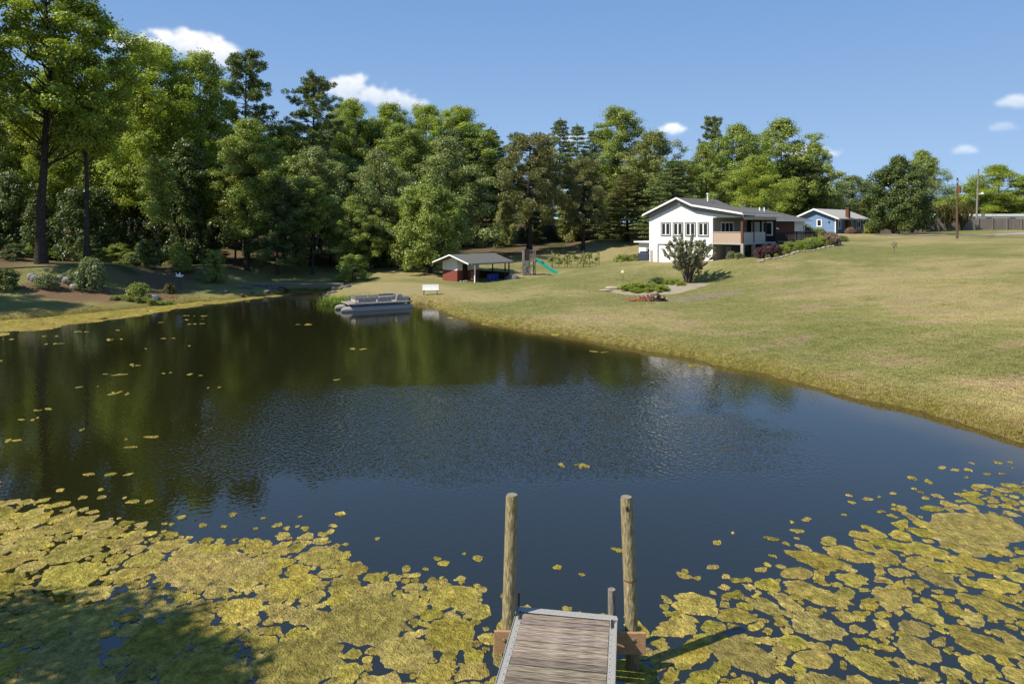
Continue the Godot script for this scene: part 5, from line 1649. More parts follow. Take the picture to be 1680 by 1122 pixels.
func fence(called: String, label: String, a: Vector2, b: Vector2, high: float, m: Material, tone: Array, seed_: int) -> void:   # board fence: each bay a panel of pickets between posts
	var r := RandomNumberGenerator.new()
	r.seed = seed_
	var o := thing(called, label, "fence", on(a.x, a.y))
	var n := int(round(a.distance_to(b) / 2.4))
	for k in n + 1:
		var p := a.lerp(b, float(k) / n)
		var q := on(p.x, p.y) - o.position
		var mb := MB.new()
		mb.tint = Color(1.15, 1.12, 1.1)
		mb.box(q + Vector3(0, high / 2 + 0.05, 0.06), Vector3(0.14, high + 0.2, 0.14))
		part("fence_post", mb, m, o)
		if k == n: break
		var p2 := a.lerp(b, float(k + 1) / n)
		var q2 := on(p2.x, p2.y) - o.position
		mb = MB.new()
		for c in 16:
			var u := q.lerp(q2, (c + 0.5) / 16.0)
			var t := r.randf_range(tone[0], tone[1])
			mb.tint = Color(t, t, t)
			mb.box(u + Vector3(0, high / 2 - 0.02 + r.randf_range(-0.015, 0.015), r.randf_range(-0.004, 0.004)), Vector3((q2 - q).length() / 16.0 - 0.012, high, 0.022), Basis(Vector3.UP, -atan2(q2.z - q.z, q2.x - q.x)))
		mb.tint = Color(0.95, 0.95, 0.95)
		for h in [0.3, high - 0.3]:
			mb.beam(q + Vector3(0, h, -0.04), q2 + Vector3(0, h, -0.04), 0.04, 0.09)
		part("picket_panel", mb, m, o)

func build_far_things() -> void:
	fence("privacy_fence", "weathered grey board fence in front of the long white building", Vector2(58, 118.5), Vector2(96, 117.0), 1.9, M.grey_wood, [0.8, 1.1], 61)
	fence("privacy_fence", "brown board fence under the pines behind the playset", Vector2(4.5, 131), Vector2(24.0, 127.0), 1.8, M.fence_wood, [0.75, 1.1], 62)
	var o := thing("white_shed", "pale shed showing between pine trunks behind the brown fence", "shed", on(7.0, 140.0), 0.1)
	var mb := MB.new()
	mb.span(Vector3(0, 0, 0), Vector3(5, 2.6, -4))
	part("wall", mb, M.siding, o)
	mb = MB.new()
	mb.prism(PackedVector2Array([Vector2(-0.4, 2.45), Vector2(2.5, 3.4), Vector2(5.4, 2.45), Vector2(5.4, 2.6), Vector2(2.5, 3.55), Vector2(-0.4, 2.6)]), 0.4, -4.4)
	part("roof", mb, M.shingle_pale, o)
	# poles and wires
	var p1 := on(54.75, 85.0); var p2 := on(84.3, 125.5)
	o = thing("utility_pole", "brown wooden utility pole standing on the lawn by the driveway", "utility pole", p1)
	mb = MB.new()
	mb.tube([Vector3(0, -0.6, 0), Vector3(0.02, 3.5, 0), Vector3(0.05, 7.5, 0)], [0.15, 0.13, 0.10], 10)
	part("shaft", mb, M.pole_brown, o)
	mb = MB.new()
	mb.tube([Vector3(0.22, 5.6, 0.1), Vector3(0.22, 5.7, 0.1), Vector3(0.22, 6.4, 0.1), Vector3(0.22, 6.45, 0.1)], [0.12, 0.19, 0.19, 0.1], 12)
	mb.box(Vector3(0.12, 6.0, 0.05), Vector3(0.12, 0.3, 0.08))
	part("transformer", mb, M.rust, o)
	mb = MB.new()
	mb.tube([Vector3(-0.05, 6.9, 0.12), Vector3(-0.05, 7.1, 0.12)], [0.05, 0.03], 8)
	part("insulator", mb, M.trim_white, o)
	o = thing("utility_pole", "tall pale utility pole with a lamp behind the fence", "utility pole", p2)
	mb = MB.new()
	mb.tube([Vector3(0, -0.6, 0), Vector3(0.2, 5, 0), Vector3(0.45, 11.0, 0)], [0.18, 0.16, 0.12], 10)
	part("shaft", mb, M.pole_grey, o)
	mb = MB.new()
	mb.rod(Vector3(0.3, 6.5, 0.1), Vector3(0.9, 6.7, 0.4), 0.03)
	mb.tube([Vector3(0.9, 6.45, 0.4), Vector3(0.9, 6.6, 0.4), Vector3(0.9, 6.85, 0.4)], [0.32, 0.28, 0.08], 12)
	part("lamp_head", mb, M.trim_white, o)
	var lines := [[p1 + Vector3(0.05, 7.2, 0), p2 + Vector3(0.4, 9.4, 0), 0.9, "upper"], [p1 + Vector3(0.05, 6.6, 0), p2 + Vector3(0.35, 8.2, 0), 1.1, "lower"], [p2 + Vector3(0.4, 9.4, 0), Vector3(150, 16.0, -132), 1.2, "upper"], [p2 + Vector3(0.35, 8.2, 0), Vector3(150, 14.6, -132), 1.2, "middle"], [p2 + Vector3(0.2, 5.0, 0), Vector3(150, 11.2, -132), 1.0, "lowest"]]
	for k in lines.size():
		var q: Array = lines[k]
		mb = MB.new()
		var pts := []; var rr := []
		for c in 13:
			var t := c / 12.0
			pts.append((q[0] as Vector3).lerp(q[1], t) + Vector3(0, -q[2] * 4.0 * t * (1.0 - t), 0)); rr.append(0.022)
		mb.tube(pts, rr, 4, false)
		one("power_line", mb, M.wire, "%s power line %s" % [q[3], "between the brown and the pale pole" if k < 2 else "running right from the pale pole"], "wire", "power lines at the right")
	# driveway
	var way := [Vector2(110, 112), Vector2(92, 108.5), Vector2(80, 105.5), Vector2(69, 102.0), Vector2(60, 101.0), Vector2(54.5, 103.2)]
	mb = MB.new()
	for k in way.size() - 1:
		for c in 8:
			var a: Vector2 = way[k].lerp(way[k + 1], c / 8.0); var b: Vector2 = way[k].lerp(way[k + 1], (c + 1) / 8.0)
			var w := 1.5
			mb.quad(on(a.x, a.y - w, 0.07), on(a.x, a.y + w, 0.07), on(b.x, b.y + w, 0.07), on(b.x, b.y - w, 0.07))
	struct("driveway", mb, M.asphalt_pale, "pale driveway curving in front of the fence")
	# playset
	o = thing("playset", "wooden climbing tower with a rock wall and teal slide under the pine", "playset", Vector3(2.0, gh(2.4, 84.0), -84.0), 0.12)
	for q in [[-0.6, 0.6], [0.75, 0.6], [-0.6, -0.75], [0.75, -0.75]]:
		mb = MB.new()
		mb.beam(Vector3(q[0], -0.2, q[1]), Vector3(q[0], 3.3, q[1]), 0.12, 0.12)
		part("tower_post", mb, M.grey_wood, o)
	mb = MB.new()
	mb.box(Vector3(0.08, 1.65, -0.07), Vector3(1.5, 0.10, 1.5))
	part("platform", mb, M.grey_wood, o)
	for k in 7:
		mb = MB.new()
		mb.box(Vector3(-0.46 + k * 0.18, 2.35, -0.82), Vector3(0.14, 1.2, 0.03))
		part("wall_board", mb, M.grey_wood, o)
	for k in 7:
		mb = MB.new()
		mb.box(Vector3(-0.67, 2.35, -0.62 + k * 0.18), Vector3(0.03, 1.2, 0.14))
		part("wall_board", mb, M.grey_wood, o)
	mb = MB.new()
	mb.box(Vector3(-0.28, 2.5, 0.62), Vector3(0.62, 1.3, 0.03))
	part("front_screen", mb, M.dark_wood, o)
	for k in 3:
		mb = MB.new()
		mb.beam(Vector3(-0.6, 2.95 - k * 0.02, 0.6 - 1.35 * k / 2.0), Vector3(0.75, 2.95 - k * 0.02, 0.6 - 1.35 * k / 2.0), 0.06, 0.10)
		part("top_rail", mb, M.grey_wood, o)
	mb = MB.new()
	mb.beam(Vector3(-0.6, 0.4, 0.6), Vector3(0.75, 1.5, 0.6), 0.05, 0.09); mb.beam(Vector3(0.75, 0.3, 0.6), Vector3(0.75, 1.5, -0.75), 0.05, 0.09); mb.beam(Vector3(-0.6, 0.15, 0.6), Vector3(0.75, 0.15, 0.6), 0.08, 0.08)
	part("brace", mb, M.grey_wood, o)
	mb = MB.new()
	var wb := Basis(Vector3.RIGHT, -0.26)
	mb.box(Vector3(-0.36, 0.82, 0.92), Vector3(0.95, 1.78, 0.05), wb)
	var wall := part("rock_wall", mb, M.rock_wall, o)
	var rr := RandomNumberGenerator.new()
	rr.seed = 4
	for k in 14:
		mb = MB.new()
		mb.tint = Color(0.20, 0.18, 0.17) if k % 3 else Color(0.42, 0.36, 0.28)
		mb.rock(Vector3(-0.36, 0.82, 0.92) + wb * Vector3(rr.randf_range(-0.38, 0.38), -0.75 + k * 0.11, 0.05), Vector3(0.09, 0.07, 0.05), 70 + k)
		part("hand_hold", mb, M.stone, wall)
	mb = MB.new()
	mb.beam(Vector3(-1.2, -0.1, 0.3), Vector3(-0.62, 1.5, 0.3), 0.06, 0.06)
	part("side_beam", mb, M.grey_wood, o)
	mb = MB.new()
	var prev := []
	for k in 15:
		var t := k / 14.0
		var c := Vector3(0.80 + 2.45 * t, 1.72 - 1.50 * (t * t * (3.0 - 2.0 * t) * 0.6 + t * 0.4), 0.15 + 1.2 * t)
		var side := Vector3(-0.47, 0, 0.88) * 0.36
		var ring := [c - side + Vector3(0, 0.26, 0), c - side * 0.9, c + side * 0.9, c + side + Vector3(0, 0.26, 0)]
		if k:
			for e in 3:
				mb.quad(prev[e + 1], ring[e + 1], ring[e], prev[e])
				var dn := Vector3(0, -0.035, 0)
				mb.quad(prev[e] + dn, ring[e] + dn, ring[e + 1] + dn, prev[e + 1] + dn)
			mb.quad(prev[0], ring[0], ring[0] + Vector3(0, -0.035, 0), prev[0] + Vector3(0, -0.035, 0))
			mb.quad(prev[3] + Vector3(0, -0.035, 0), ring[3] + Vector3(0, -0.035, 0), ring[3], prev[3])
		prev = ring
	part("slide", mb, M.teal_plastic, o)
	# grape trellis
	o = thing("grape_trellis", "low wire trellis with grapevines on the lawn right of the slide", "trellis", on(8.2, 91.0), 0.10)
	for k in 4:
		mb = MB.new()
		mb.rod(Vector3(-3.0 + k * 2.1, -0.3, 0), Vector3(-3.0 + k * 2.1 + rr.randf_range(-0.05, 0.05), 1.7 + rr.randf_range(0, 0.6), 0), 0.05)
		part("trellis_post", mb, M.grey_wood, o)
	mb = MB.new()
	for h in [0.9, 1.5]:
		mb.rod(Vector3(-3.0, h, 0), Vector3(3.3, h, 0), 0.012, 4)
	part("trellis_wire", mb, M.wire, o)
	for k in 8:
		var leaves := MB.new()
		var stem := MB.new()
		var x := -2.9 + k * 0.82
		stem.tube([Vector3(x, -0.2, 0), Vector3(x + 0.05, 0.7, 0.03), Vector3(x - 0.05, 1.4, 0)], [0.03, 0.025, 0.012], 5)
		for c in 7:
			clump(leaves, Vector3(x + rr.randf_range(-0.45, 0.45), rr.randf_range(0.55, 1.75), rr.randf_range(-0.12, 0.12)), Vector3(0.26, 0.2, 0.2), 26, 0.10, 0.075, rr)
		var vine := part("vine", leaves, M.leaf_lime if k % 3 else M.leaf_mid, o)
		part("stem", stem, M.bark, vine)

func build_pavilion() -> void:
	var y := 0.70
	var P := thing("pavilion_shed", "small red and white shed with an open roofed shelter at the wood's edge", "shed", Vector3(-7.73, y, -77.0), -PI / 4)
	var mb := MB.new()
	mb.span(Vector3(0, -0.4, 0), Vector3(2.5, 1.28, -0.14)); mb.span(Vector3(0, -0.4, -0.14), Vector3(0.14, 1.28, -3.2)); mb.span(Vector3(2.36, -0.4, -0.14), Vector3(2.5, 1.28, -0.75)); mb.span(Vector3(2.36, -0.4, -1.55), Vector3(2.5, 1.28, -3.2)); mb.span(Vector3(0.14, -0.4, -3.06), Vector3(2.36, 1.28, -3.2))
	part("brick_wall", mb, M.brick_paint, P)
	mb = MB.new()
	mb.prism(PackedVector2Array([Vector2(0, 1.28), Vector2(2.5, 1.28), Vector2(2.5, 2.86), Vector2(2.35, 2.86), Vector2(0, 2.2)]), 0.004, -0.14)
	mb.span(Vector3(0, 1.28, -0.14), Vector3(0.14, 2.2, -3.2)); mb.span(Vector3(2.36, 1.28, -0.14), Vector3(2.504, 2.6, -0.75)); mb.span(Vector3(2.36, 1.28, -1.55), Vector3(2.504, 2.6, -3.2)); mb.span(Vector3(2.36, 1.95, -0.75), Vector3(2.502, 2.6, -1.55))
	mb.span(Vector3(0.14, 1.28, -3.06), Vector3(2.36, 2.2, -3.2))
	part("upper_wall", mb, M.siding, P)
	mb = MB.new()
	mb.span(Vector3(2.38, -0.1, -0.76), Vector3(2.44, 1.94, -1.54))
	part("door", mb, M.dark_wood, P)
	mb = MB.new()
	mb.prism(PackedVector2Array([Vector2(-0.4, 2.04), Vector2(2.5, 2.92), Vector2(5.6, 2.06), Vector2(5.6, 2.18), Vector2(2.5, 3.04), Vector2(-0.4, 2.16)]), 1.1, -5.6)
	var roof := part("roof", mb, M.shingle, P)
	mb = MB.new()
	mb.prism(PackedVector2Array([Vector2(-0.42, 2.05), Vector2(2.5, 2.93), Vector2(5.62, 2.07), Vector2(5.62, 2.20), Vector2(2.5, 3.065), Vector2(-0.42, 2.18)]), 1.135, 1.102)
	part("rake_board", mb, M.trim_white, roof)
	mb = MB.new()
	mb.span(Vector3(5.6, 2.02, 0.74), Vector3(5.7, 2.16, -5.6))
	part("gutter", mb, M.trim_grey, roof)
	mb = MB.new()
	mb.prism(PackedVector2Array([Vector2(2.5, 2.1), Vector2(5.0, 2.1), Vector2(2.5, 2.86)]), 0.0, -0.10)
	part("gable_board", mb, M.grey_board, P)
	for q in [[5.25, -0.1], [5.25, -5.2], [2.6, -5.2], [5.25, -4.6]]:
		mb = MB.new()
		mb.beam(Vector3(q[0], -0.5, q[1]), Vector3(q[0], 2.15, q[1]), 0.11, 0.11)
		part("post", mb, M.trim_white if q[1] > -1.0 else M.dark_wood, P)
	mb = MB.new()
	mb.beam(Vector3(5.25, 1.5, -0.1), Vector3(5.62, 2.1, 0.35), 0.09, 0.09)
	part("brace", mb, M.trim_white, P)
	mb = MB.new()
	mb.span(Vector3(2.5, -0.4, 0.1), Vector3(5.6, 0.02, -5.5))
	part("floor_slab", mb, M.concrete, P)
	mb = MB.new()
	mb.span(Vector3(0.2, -0.2, -5.3), Vector3(5.0, 0.95, -5.4))
	part("low_wall", mb, M.dark_wood, P)
	# what stands under the roof
	var base := Transform3D(Basis(Vector3.UP, -PI / 4), Vector3(-7.73, y, -77.0))
	var r := RandomNumberGenerator.new()
	r.seed = 3
	for k in 3:
		mb = MB.new()
		mb.tube([Vector3(0, 0, 0), Vector3(0, 0.05, 0), Vector3(0, 0.35, 0), Vector3(0, 0.75, 0), Vector3(0, 0.8, 0)], [0.24, 0.27, 0.29, 0.27, 0.22], 12)
		one("blue_barrel", mb, M.blue_plastic, ["blue barrel nearest the front under the shelter roof", "middle blue barrel under the shelter roof", "blue barrel farthest back under the shelter roof"][k], "barrel", "barrels under the shelter").position = base * Vector3(4.5 - 0.1 * k, 0.02, -2.9 - 0.62 * k)
	var o := thing("wooden_chair", "orange-brown wooden chair under the shelter beside the shed door", "chair", base * Vector3(4.3, 0.02, -0.9), 0.5)
	mb = MB.new(); mb.tint = Color(1, 0.9, 0.8)
	mb.box(Vector3(0, 0.42, 0), Vector3(0.6, 0.05, 0.55))
	part("seat", mb, M.orange_wood, o)
	for k in 4:
		mb = MB.new()
		mb.box(Vector3(-0.225 + k * 0.15, 0.8, -0.32), Vector3(0.12, 0.8, 0.03), Basis(Vector3.RIGHT, -0.2))
		part("back_slat", mb, M.orange_wood, o)
	for q in [[-0.27, 0.25], [0.27, 0.25], [-0.27, -0.25], [0.27, -0.25]]:
		mb = MB.new()
		mb.box(Vector3(q[0], 0.2, q[1]), Vector3(0.06, 0.42, 0.06))
		part("leg", mb, M.orange_wood, o)
	for k in 3:
		mb = MB.new()
		mb.tint = Color(0.8 + 0.15 * k, 0.8, 0.75)
		mb.cbox(Vector3.ZERO, Vector3(1.2 - 0.2 * k, 0.10, 0.14), Basis(), 0.01)
		var lo := one("lumber_piece", mb, M.orange_wood, ["longest loose plank on the slab in front of the shelter", "middle loose plank on the slab in front of the shelter", "shortest loose plank on the slab in front of the shelter"][k], "plank", "loose planks at the shelter")
		lo.position = base * Vector3(4.9 + 0.2 * k, 0.09, 0.0 - 0.35 * k)
		lo.rotation.y = 0.3 + 0.3 * k
	for k in 6:
		mb = MB.new()
		mb.tint = Color(0.55, 0.50, 0.42)
		mb.rock(Vector3.ZERO, Vector3(0.16, 0.11, 0.13), 20 + k)
		one("pale_stone", mb, M.stone, "pale stone lying along the shed's right wall, %s from the front" % NTH[k], "stone", "stones along the shed wall").position = base * Vector3(2.85 + r.randf_range(0, 0.3), 0.10, -0.1 - 0.4 * k)
	mb = MB.new(); mb.tint = Color(0.26, 0.25, 0.24)
	mb.rock(Vector3(0, 0.3, 0), Vector3(0.8, 0.55, 0.6), 91, 0.35)
	one("tarp_heap", mb, M.stone, "grey covered heap at the right end of the shelter", "heap").position = base * Vector3(5.9, -0.05, -5.0)

# ---------------------------------------------------------------- garden things
func stone_at(called: String, label: String, x: float, d: float, s: Vector3, col: Color, seed_: int, group := "", up := 0.0) -> void:
	var mb := MB.new()
	mb.tint = col
	mb.rock(Vector3.ZERO, s, seed_)
	var o := one(called, mb, M.stone, label, "stone", group)
	o.position = on(x, d, s.y * 0.35 + up)

func sheet(called: String, label: String, cx: float, cd: float, rx: float, rd: float, m: Material, lift := 0.03) -> void:   # a thin bed that follows the ground
	var mb := MB.new()
	var rings := 7
	var n := 36
	for k in n:
		for j in rings:
			var q := []
			for e in [[j, k], [j, k + 1], [j + 1, k + 1], [j + 1, k]]:
				var a: float = TAU * (e[1] % n) / n
				var f: float = float(e[0]) / rings * (1.0 + 0.22 * fine_noise.get_noise_2d(cos(a) * 2.0 + cx, sin(a) * 2.0 + cd))
				var x: float = cx + cos(a) * rx * f; var d: float = cd + sin(a) * rd * f
				q.append(on(x, d, lift * (1.0 if e[0] < rings else -1.0)))
			if j == 0:
				mb.tri(q[0], q[3], q[2])
			else:
				mb.quad(q[0], q[3], q[2], q[1])
	struct(called, mb, m, label)

const NTH := ["first", "second", "third", "fourth", "fifth", "sixth", "seventh", "eighth", "ninth", "tenth", "eleventh"]
const IDX := [9.9, 10.9, 11.9, 10.6, 12.6, 11.5, 13.6, 14.5, 14.4]

func build_garden() -> void:
	var r := RandomNumberGenerator.new()
	r.seed = 21
	# island bed with the vase-shaped shrub
	sheet("sand_bed", "pale sandy bed round the vase-shaped shrub", 12.4, 59.4, 4.6, 2.3, M.sand)
	plant("crape_myrtle", "vase0", "leaf_silver", 15.7, 61.6, 6.15, 2.4, 0.4, "vase-shaped many-stemmed shrub with sparse grey-green leaves before the white house", "shrub")
	for q in [[9.9, 59.4, 1.0, 0.55], [10.9, 59.6, 1.1, 0.6], [11.9, 59.3, 0.9, 0.5], [10.6, 58.6, 0.7, 0.4], [12.6, 58.4, 0.85, 0.5], [11.5, 58.5, 0.6, 0.38], [13.6, 60.4, 0.8, 0.45], [14.5, 59.4, 0.55, 0.35], [14.4, 61.4, 0.7, 0.4]]:
		plant("juniper", "bush%d" % (int(q[0] * 10) % 2), "leaf_bright", q[0], q[1], gh(q[0], q[1]) + q[3], q[2], q[0], "low spreading olive-green shrub in the sandy island bed, %s" % ["leftmost at the back", "second from the left at the back", "third from the left, in the middle", "leftmost at the front edge", "rightmost of the front edge clumps", "between the two front edge clumps", "behind the bare sand", "small one right of the bare sand", "beside the trunk of the tall shrub"][IDX.find(q[0])], "shrub", "low shrubs in the island bed")
	plant("blue_juniper", "bush1", "leaf_deep", 12.9, 61.0, gh(12.9, 61.0) + 0.55, 0.95, 1.0, "dark green rounded low shrub at the back of the island bed", "shrub")
	stone_at("slab_stone", "tan slab stone leaning at the left end of the island bed", 8.7, 59.9, Vector3(0.65, 0.20, 0.35), Color(0.62, 0.50, 0.36), 31)
	stone_at("slab_stone", "flat tan stone at the left tip of the island bed", 8.0, 59.3, Vector3(0.6, 0.10, 0.3), Color(0.60, 0.48, 0.34), 32)
	# ornaments on stakes
	for q in [[10.0, 62.3, 0.9, 0.17, "yellow_white", "small pale round ornament on a stake left of the vase-shaped shrub"], [17.3, 63.0, 1.0, 0.13, "steel_dark", "small dark ornament on a stake right of the vase-shaped shrub"]]:
		var o := thing("garden_stake", q[5], "ornament", on(q[0], q[1]))
		var mb := MB.new()
		mb.rod(Vector3(0, -0.1, 0), Vector3(0, q[2], 0), 0.012, 5)
		part("stake", mb, M.steel_dark, o)
		mb = MB.new()
		mb.tube([Vector3(0, q[2], -0.03), Vector3(0, q[2], 0.0), Vector3(0, q[2], 0.03)], [q[3] * 0.7, q[3], q[3] * 0.7], 14)
		part("disc", mb, M[q[4]], o)
	var o := thing("wind_spinner", "round metal wind spinner on a stake in the right lawn", "wind spinner", on(39.0, 70.5))
	var mb := MB.new()
	mb.rod(Vector3(0, -0.1, 0), Vector3(0, 0.95, 0), 0.016, 6)
	part("stake", mb, M.steel_dark, o)
	for k in 10:
		mb = MB.new()
		var a := TAU * k / 10.0
		var c := Vector3(cos(a), sin(a), 0); var t := Vector3(-sin(a), cos(a), 0.5)
		mb.quad(Vector3(0, 0.95, 0.02) + c * 0.06, Vector3(0, 0.95, 0.02) + c * 0.30 - t * 0.05, Vector3(0, 0.95, 0.02) + c * 0.31 + t * 0.05, Vector3(0, 0.95, 0.02) + c * 0.08 + t * 0.02)
		part("blade", mb, M.steel_dark if k % 2 else M.bolt, o)
	# burn pile
	o = thing("burn_pile", "low heap of reddish chips and charred sticks on the lawn", "burn pile", on(10.9, 54.7))
	mb = MB.new()
	for k in 240:
		var u := r.randf()
		var x := lerpf(-1.75, 1.3, u)
		var hgt := 0.46 * exp(-pow((x - 0.35) / 0.8, 2.0)) + 0.12
		var red := smoothstep(0.75, 0.45, u + r.randf_range(-0.15, 0.15))
		mb.tint = Color(0.035, 0.028, 0.025).lerp(Color(0.30, 0.12, 0.075), red) * r.randf_range(0.7, 1.3)
		if r.randf() < 0.08: mb.tint = Color(0.45, 0.38, 0.28)
		mb.box(Vector3(x, r.randf() * hgt, r.randf_range(-0.6, 0.6)), Vector3(r.randf_range(0.08, 0.34), r.randf_range(0.03, 0.07), r.randf_range(0.05, 0.13)), Basis(any_way(r), r.randf() * TAU))
	mb.tint = Color(0.05, 0.035, 0.03)
	for k in 26:
		var a := Vector3(r.randf_range(-0.6, 0.9), 0.1, r.randf_range(-0.4, 0.4))
		mb.rod(a, a + Vector3(r.randf_range(-0.5, 0.5), r.randf_range(0.1, 0.5), r.randf_range(-0.3, 0.3)), 0.014, 4)
	part("chips", mb, M.debris, o).set_meta("kind", "stuff")
	# planting along the deck of the white house
	var c45 := 0.7071
	var along := func(s: float, t: float) -> Vector2: return Vector2(14.73 + c45 * (s + t), 74.0 - c45 * s + c45 * t)
	for k in 5:
		var p: Vector2 = along.call(11.9, 0.8 + k * 0.95)
		plant("barberry", "bush%d" % (k % 2), "leaf_purple", p.x, p.y, gh(p.x, p.y) + [1.05, 1.2, 1.15, 1.25, 0.95][k], 0.72, k * 1.3, "dark purple-leaved shrub below the porch of the white house, %s from the left" % NTH[k], "shrub", "purple shrubs below the porch")
	for k in 8:
		var p: Vector2 = along.call(12.0 + 0.15 * sin(k * 2.0), 5.4 + k * 1.42)
		plant("leafy_shrub", "bush%d" % (k % 2), "leaf_mid" if k % 3 else "leaf_bright", p.x, p.y, gh(p.x, p.y) + [0.9, 1.0, 0.85, 1.1, 1.15, 1.2, 1.1, 1.0][k], 0.95, k * 2.1, "green leafy shrub in the stone-edged bed along the deck, %s from the left" % NTH[k], "shrub", "green shrubs along the deck")
	for k in 3:
		var p: Vector2 = along.call(12.6, 0.9 + k * 1.9)
		plant("lime_plant", "bush0", "leaf_lime", p.x, p.y, gh(p.x, p.y) + 0.42, 0.34, k * 2.1, "small lime-yellow plant at the edge of the bed below the porch, %s from the left" % NTH[k], "plant", "lime plants below the porch")
	for k in 2:
		var p: Vector2 = along.call(9.6 + k * 0.9, -0.4 - k * 0.2)
		plant("white_flower_plant", "bush1", "leaf_pale", p.x, p.y, gh(p.x, p.y) + 0.75 - 0.2 * k, 0.6, k * 2.1, ["larger pale leafy plant in front of the porch's dark underside", "smaller pale leafy plant beside the corner pier of the porch"][k], "plant")
	for k in 3:
		var p: Vector2 = along.call(12.3, 16.6 + k * 1.0)
		plant("tan_shrub", "bush%d" % (k % 2), "leaf_tan", p.x, p.y, gh(p.x, p.y) + [1.25, 1.45, 1.1][k], 1.05, k * 1.7, "tan flowering shrub at the far end of the deck bed, %s from the left" % NTH[k], "shrub", "tan shrubs at the end of the deck")
	for q in [[34.3, 84.5, 2.2, 1.7], [36.3, 85.8, 2.3, 1.8], [38.4, 86.8, 1.7, 1.6], [40.4, 87.6, 1.2, 1.4], [42.2, 88.6, 0.8, 1.2]]:
		plant("evergreen_shrub", "bush%d" % (int(q[0]) % 2), "leaf_olive", q[0], q[1], gh(q[0], q[1]) + q[2], q[3], q[0], "broad dark evergreen shrub beyond the deck of the white house, %s from the left" % NTH[roundi((q[0] - 34.3) / 2.0)], "shrub", "evergreen shrubs beyond the deck")
	mb = MB.new()
	for k in 58:
		var p: Vector2 = along.call(13.0 + 0.12 * sin(k * 1.7), -1.6 + k * 0.36)
		mb.tint = Color(0.52, 0.43, 0.32) * r.randf_range(0.8, 1.15)
		mb.rock(on(p.x, p.y, 0.05), Vector3(r.randf_range(0.14, 0.24), 0.10, 0.13), 300 + k)
	one("edging_stones", mb, M.stone, "row of small tan edging stones along the deck bed", "edging", "", "stuff")
	plant("round_shrub", "bush0", "leaf_lime", 13.7, 85.2, gh(13.7, 85.2) + 1.35, 1.7, 0.5, "round yellow-green shrub on the lawn left of the white house", "shrub")
	plant("round_shrub", "bush1", "leaf_olive", 15.4, 86.4, gh(15.4, 86.4) + 1.2, 1.3, 0.9, "low olive shrub behind the covered grill", "shrub")
	# blue house planting, crape myrtles along the fence
	for q in [[52.5, 107.2, 1.0, 1.0, "leaf_tan", "pink flowering shrub in front of the blue house"], [57.6, 110.8, 2.1, 1.5, "leaf_lime", "bright green shrub at the right end of the blue house"], [54.0, 108.0, 0.7, 0.8, "leaf_purple", "small reddish shrub beside the blue house's chimney"]]:
		plant("house_shrub", "bush0", q[4], q[0], q[1], gh(q[0], q[1]) + q[2], q[3], q[0], q[5], "shrub")
	for k in 6:
		var x := 61.0 + k * 2.9
		var d := 115.6 + 0.6 * sin(k * 3.0)
		plant("hedge_tree", "vase0", "leaf_rust" if k in [3, 4, 5] else "leaf_olive", x, d, gh(x, d) + (4.6 if k in [3, 4, 5] else 2.9) + 0.4 * sin(k * 5.0), 2.0, k * 1.1, "many-stemmed small tree in the row along the grey fence, %s from the left" % NTH[k], "tree", "small trees along the grey fence")
	# left bank: shrubs, rocks, ornament
	plant("rhododendron", "bush0", "leaf_pale", -37.0, 60.6, gh(-37.0, 60.6) + 2.75, 1.55, 0.3, "tall loose shrub with pale leaves on the mulch bank at left", "shrub")
	plant("rhododendron", "bush1", "leaf_pale", -38.6, 61.0, gh(-38.6, 61.0) + 1.2, 1.1, 1.3, "low pale shrub at the left foot of the tall loose shrub", "shrub")
	plant("clipped_shrub", "bush1", "leaf_deep", -41.6, 56.5, gh(-41.6, 56.5) + 1.75, 1.6, 0.3, "dark rounded shrub at the left edge of the picture", "shrub")
	plant("bank_shrub", "bush0", "leaf_pale", -39.4, 58.4, gh(-39.4, 58.4) + 1.25, 1.2, 2.3, "sprawling pale green shrub between the grey rocks and mulch", "shrub")
	plant("yellow_shrub", "bush1", "leaf_lime", -32.6, 60.2, gh(-32.6, 60.2) + 1.35, 1.25, 0.7, "yellow-green feathery shrub beside the white rock", "shrub")
	plant("rust_shrub", "bush0", "leaf_rust", -31.4, 63.4, gh(-31.4, 63.4) + 1.0, 0.7, 0.7, "small rusty shrub behind the white rock", "shrub")
	for k in 11:
		var x := -33.6 + k * 0.53
		var d := 58.4 + k * 0.20 + 0.2 * sin(k * 2.0)
		plant("hosta", "bush%d" % (k % 2), "leaf_lime", x, d, gh(x, d) + 0.42, 0.52, k * 1.1, "low light-green hosta in the row edging the left bank, %s from the left" % NTH[k], "plant", "hostas edging the left bank")
	stone_at("white_rock", "white boulder beside the yellow-green shrub", -31.3, 60.3, Vector3(0.42, 0.38, 0.32), Color(0.66, 0.64, 0.60), 51)
	for k in 9:
		stone_at("grey_rock", "grey rock heaped behind the mulch bed at left, %s along the heap" % NTH[k], -41.6 + k * 0.5 + r.randf_range(-0.2, 0.2), 60.2 + r.randf_range(-0.5, 0.6), Vector3(r.randf_range(0.3, 0.5), r.randf_range(0.25, 0.4), 0.35), Color(0.42, 0.40, 0.38) * r.randf_range(0.8, 1.1), 60 + k, "grey rocks behind the mulch bed", 0.1)
	o = thing("bird_ornament", "small white metal bird ornament on a stake in the shade", "ornament", on(-31.6, 65.8))
	mb = MB.new()
	mb.rod(Vector3(0, -0.1, 0), Vector3(0, 1.2, 0), 0.02, 5)
	part("stake", mb, M.steel_dark, o)
	mb = MB.new()
	mb.tube([Vector3(-0.42, 1.28, 0), Vector3(-0.2, 1.30, 0), Vector3(0.1, 1.26, 0), Vector3(0.34, 1.34, 0)], [0.03, 0.13, 0.14, 0.03], 10)
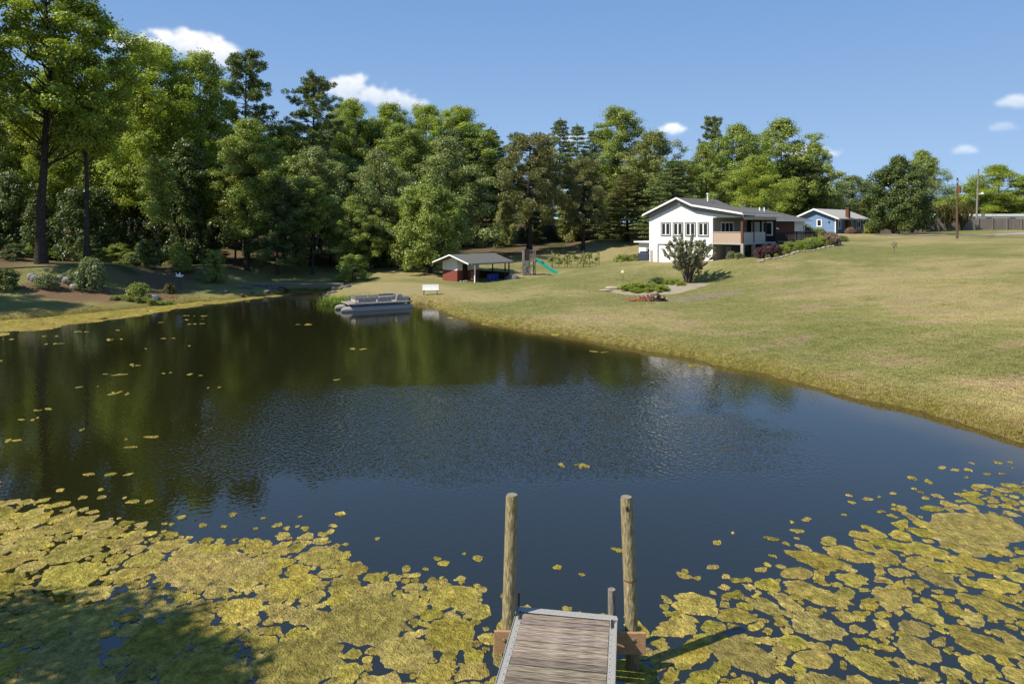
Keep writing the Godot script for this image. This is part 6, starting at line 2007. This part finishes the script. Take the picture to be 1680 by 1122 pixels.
	mb.tube([Vector3(-0.1, 1.36, 0), Vector3(-0.05, 1.62, -0.12)], [0.10, 0.02], 6)
	mb.tube([Vector3(-0.3, 1.33, 0), Vector3(-0.36, 1.55, 0), Vector3(-0.48, 1.56, 0)], [0.05, 0.04, 0.02], 6)
	part("bird", mb, M.trim_white, o)
	# footbridge over the inlet, with stones round it
	o = thing("footbridge", "low grey plank footbridge across the narrow inlet", "footbridge", Vector3(-22.3, 0.74, -72.4), 0.06)
	for k in 34:
		mb = MB.new()
		var t := r.randf_range(0.85, 1.15)
		mb.tint = Color(t * 1.1, t * 1.1, t * 1.1)
		mb.cbox(Vector3.ZERO, Vector3(0.26, 0.05, 1.3), Basis(), 0.008)
		part("plank", mb, M.grey_wood, o).position = Vector3(-4.6 + k * 0.275, 0.03, 0)
	for s in [-0.5, 0.5]:
		mb = MB.new()
		mb.beam(Vector3(-4.7, -0.1, s), Vector3(4.7, -0.1, s), 0.12, 0.2)
		part("beam", mb, M.grey_wood, o)
	for k in 44:
		var right := k % 2 == 0
		var x := r.randf_range(-18.8, -16.6) if right else r.randf_range(-27.2, -23.8)
		var d := r.randf_range(65.2, 71.5)
		if shore_at(x, d) < -0.3: continue
		stone_at("bank_stone", "grey stone on the bank %s of the inlet" % ("right" if right else "left"), x, d, Vector3(r.randf_range(0.16, 0.36), r.randf_range(0.10, 0.2), 0.22), Color(0.25, 0.22, 0.185) * r.randf_range(0.7, 1.15), 120 + k, "stones right of the inlet" if right else "stones left of the inlet", 0.02)
	# reeds behind the boat
	var at := []
	var col := PackedColorArray()
	for k in 260:
		var x := r.randf_range(-16.9, -14.0)
		var d := 60.6 + r.randf_range(-1.1, 2.0)
		at.append(Transform3D(Basis(Vector3.UP, r.randf() * TAU).scaled(Vector3.ONE * r.randf_range(0.7, 1.2)), Vector3(x, maxf(gh(x, d), -0.1), -d)))
		var g := r.randf_range(0.8, 1.2)
		col.append(Color(0.20 * g, 0.27 * g, 0.05 * g))
	var reeds := scatter("reeds", tuft(55, 9, 0.85, 0.22, 0.018), M.grass, at, col)
	tag(reeds, "tall green reeds in the water left of the pontoon boat", "", "", "stuff")
	plant("pond_shrub", "under0", "leaf_mid", -17.9, 77.5, gh(-17.9, 77.5) + 3.0, 1.9, 0.4, "small round leafy tree standing alone right of the footbridge", "tree")

# ---------------------------------------------------------------- the whole place
func _ready() -> void:
	rng.seed = 1
	shore_noise.seed = 11; shore_noise.frequency = 0.35; shore_noise.fractal_octaves = 3
	patch_noise.seed = 12; patch_noise.frequency = 0.035; patch_noise.fractal_octaves = 3
	fine_noise.seed = 13; fine_noise.frequency = 0.16; fine_noise.fractal_octaves = 4
	view_and_light()
	make_materials()
	survey()
	build_ground()
	build_water()
	grow_protos()
	plant_trees()
	build_house()
	build_blue_house()
	build_far_things()
	build_pavilion()
	build_boat()
	build_garden()
	sow()
	build_gangway()
	build_algae()
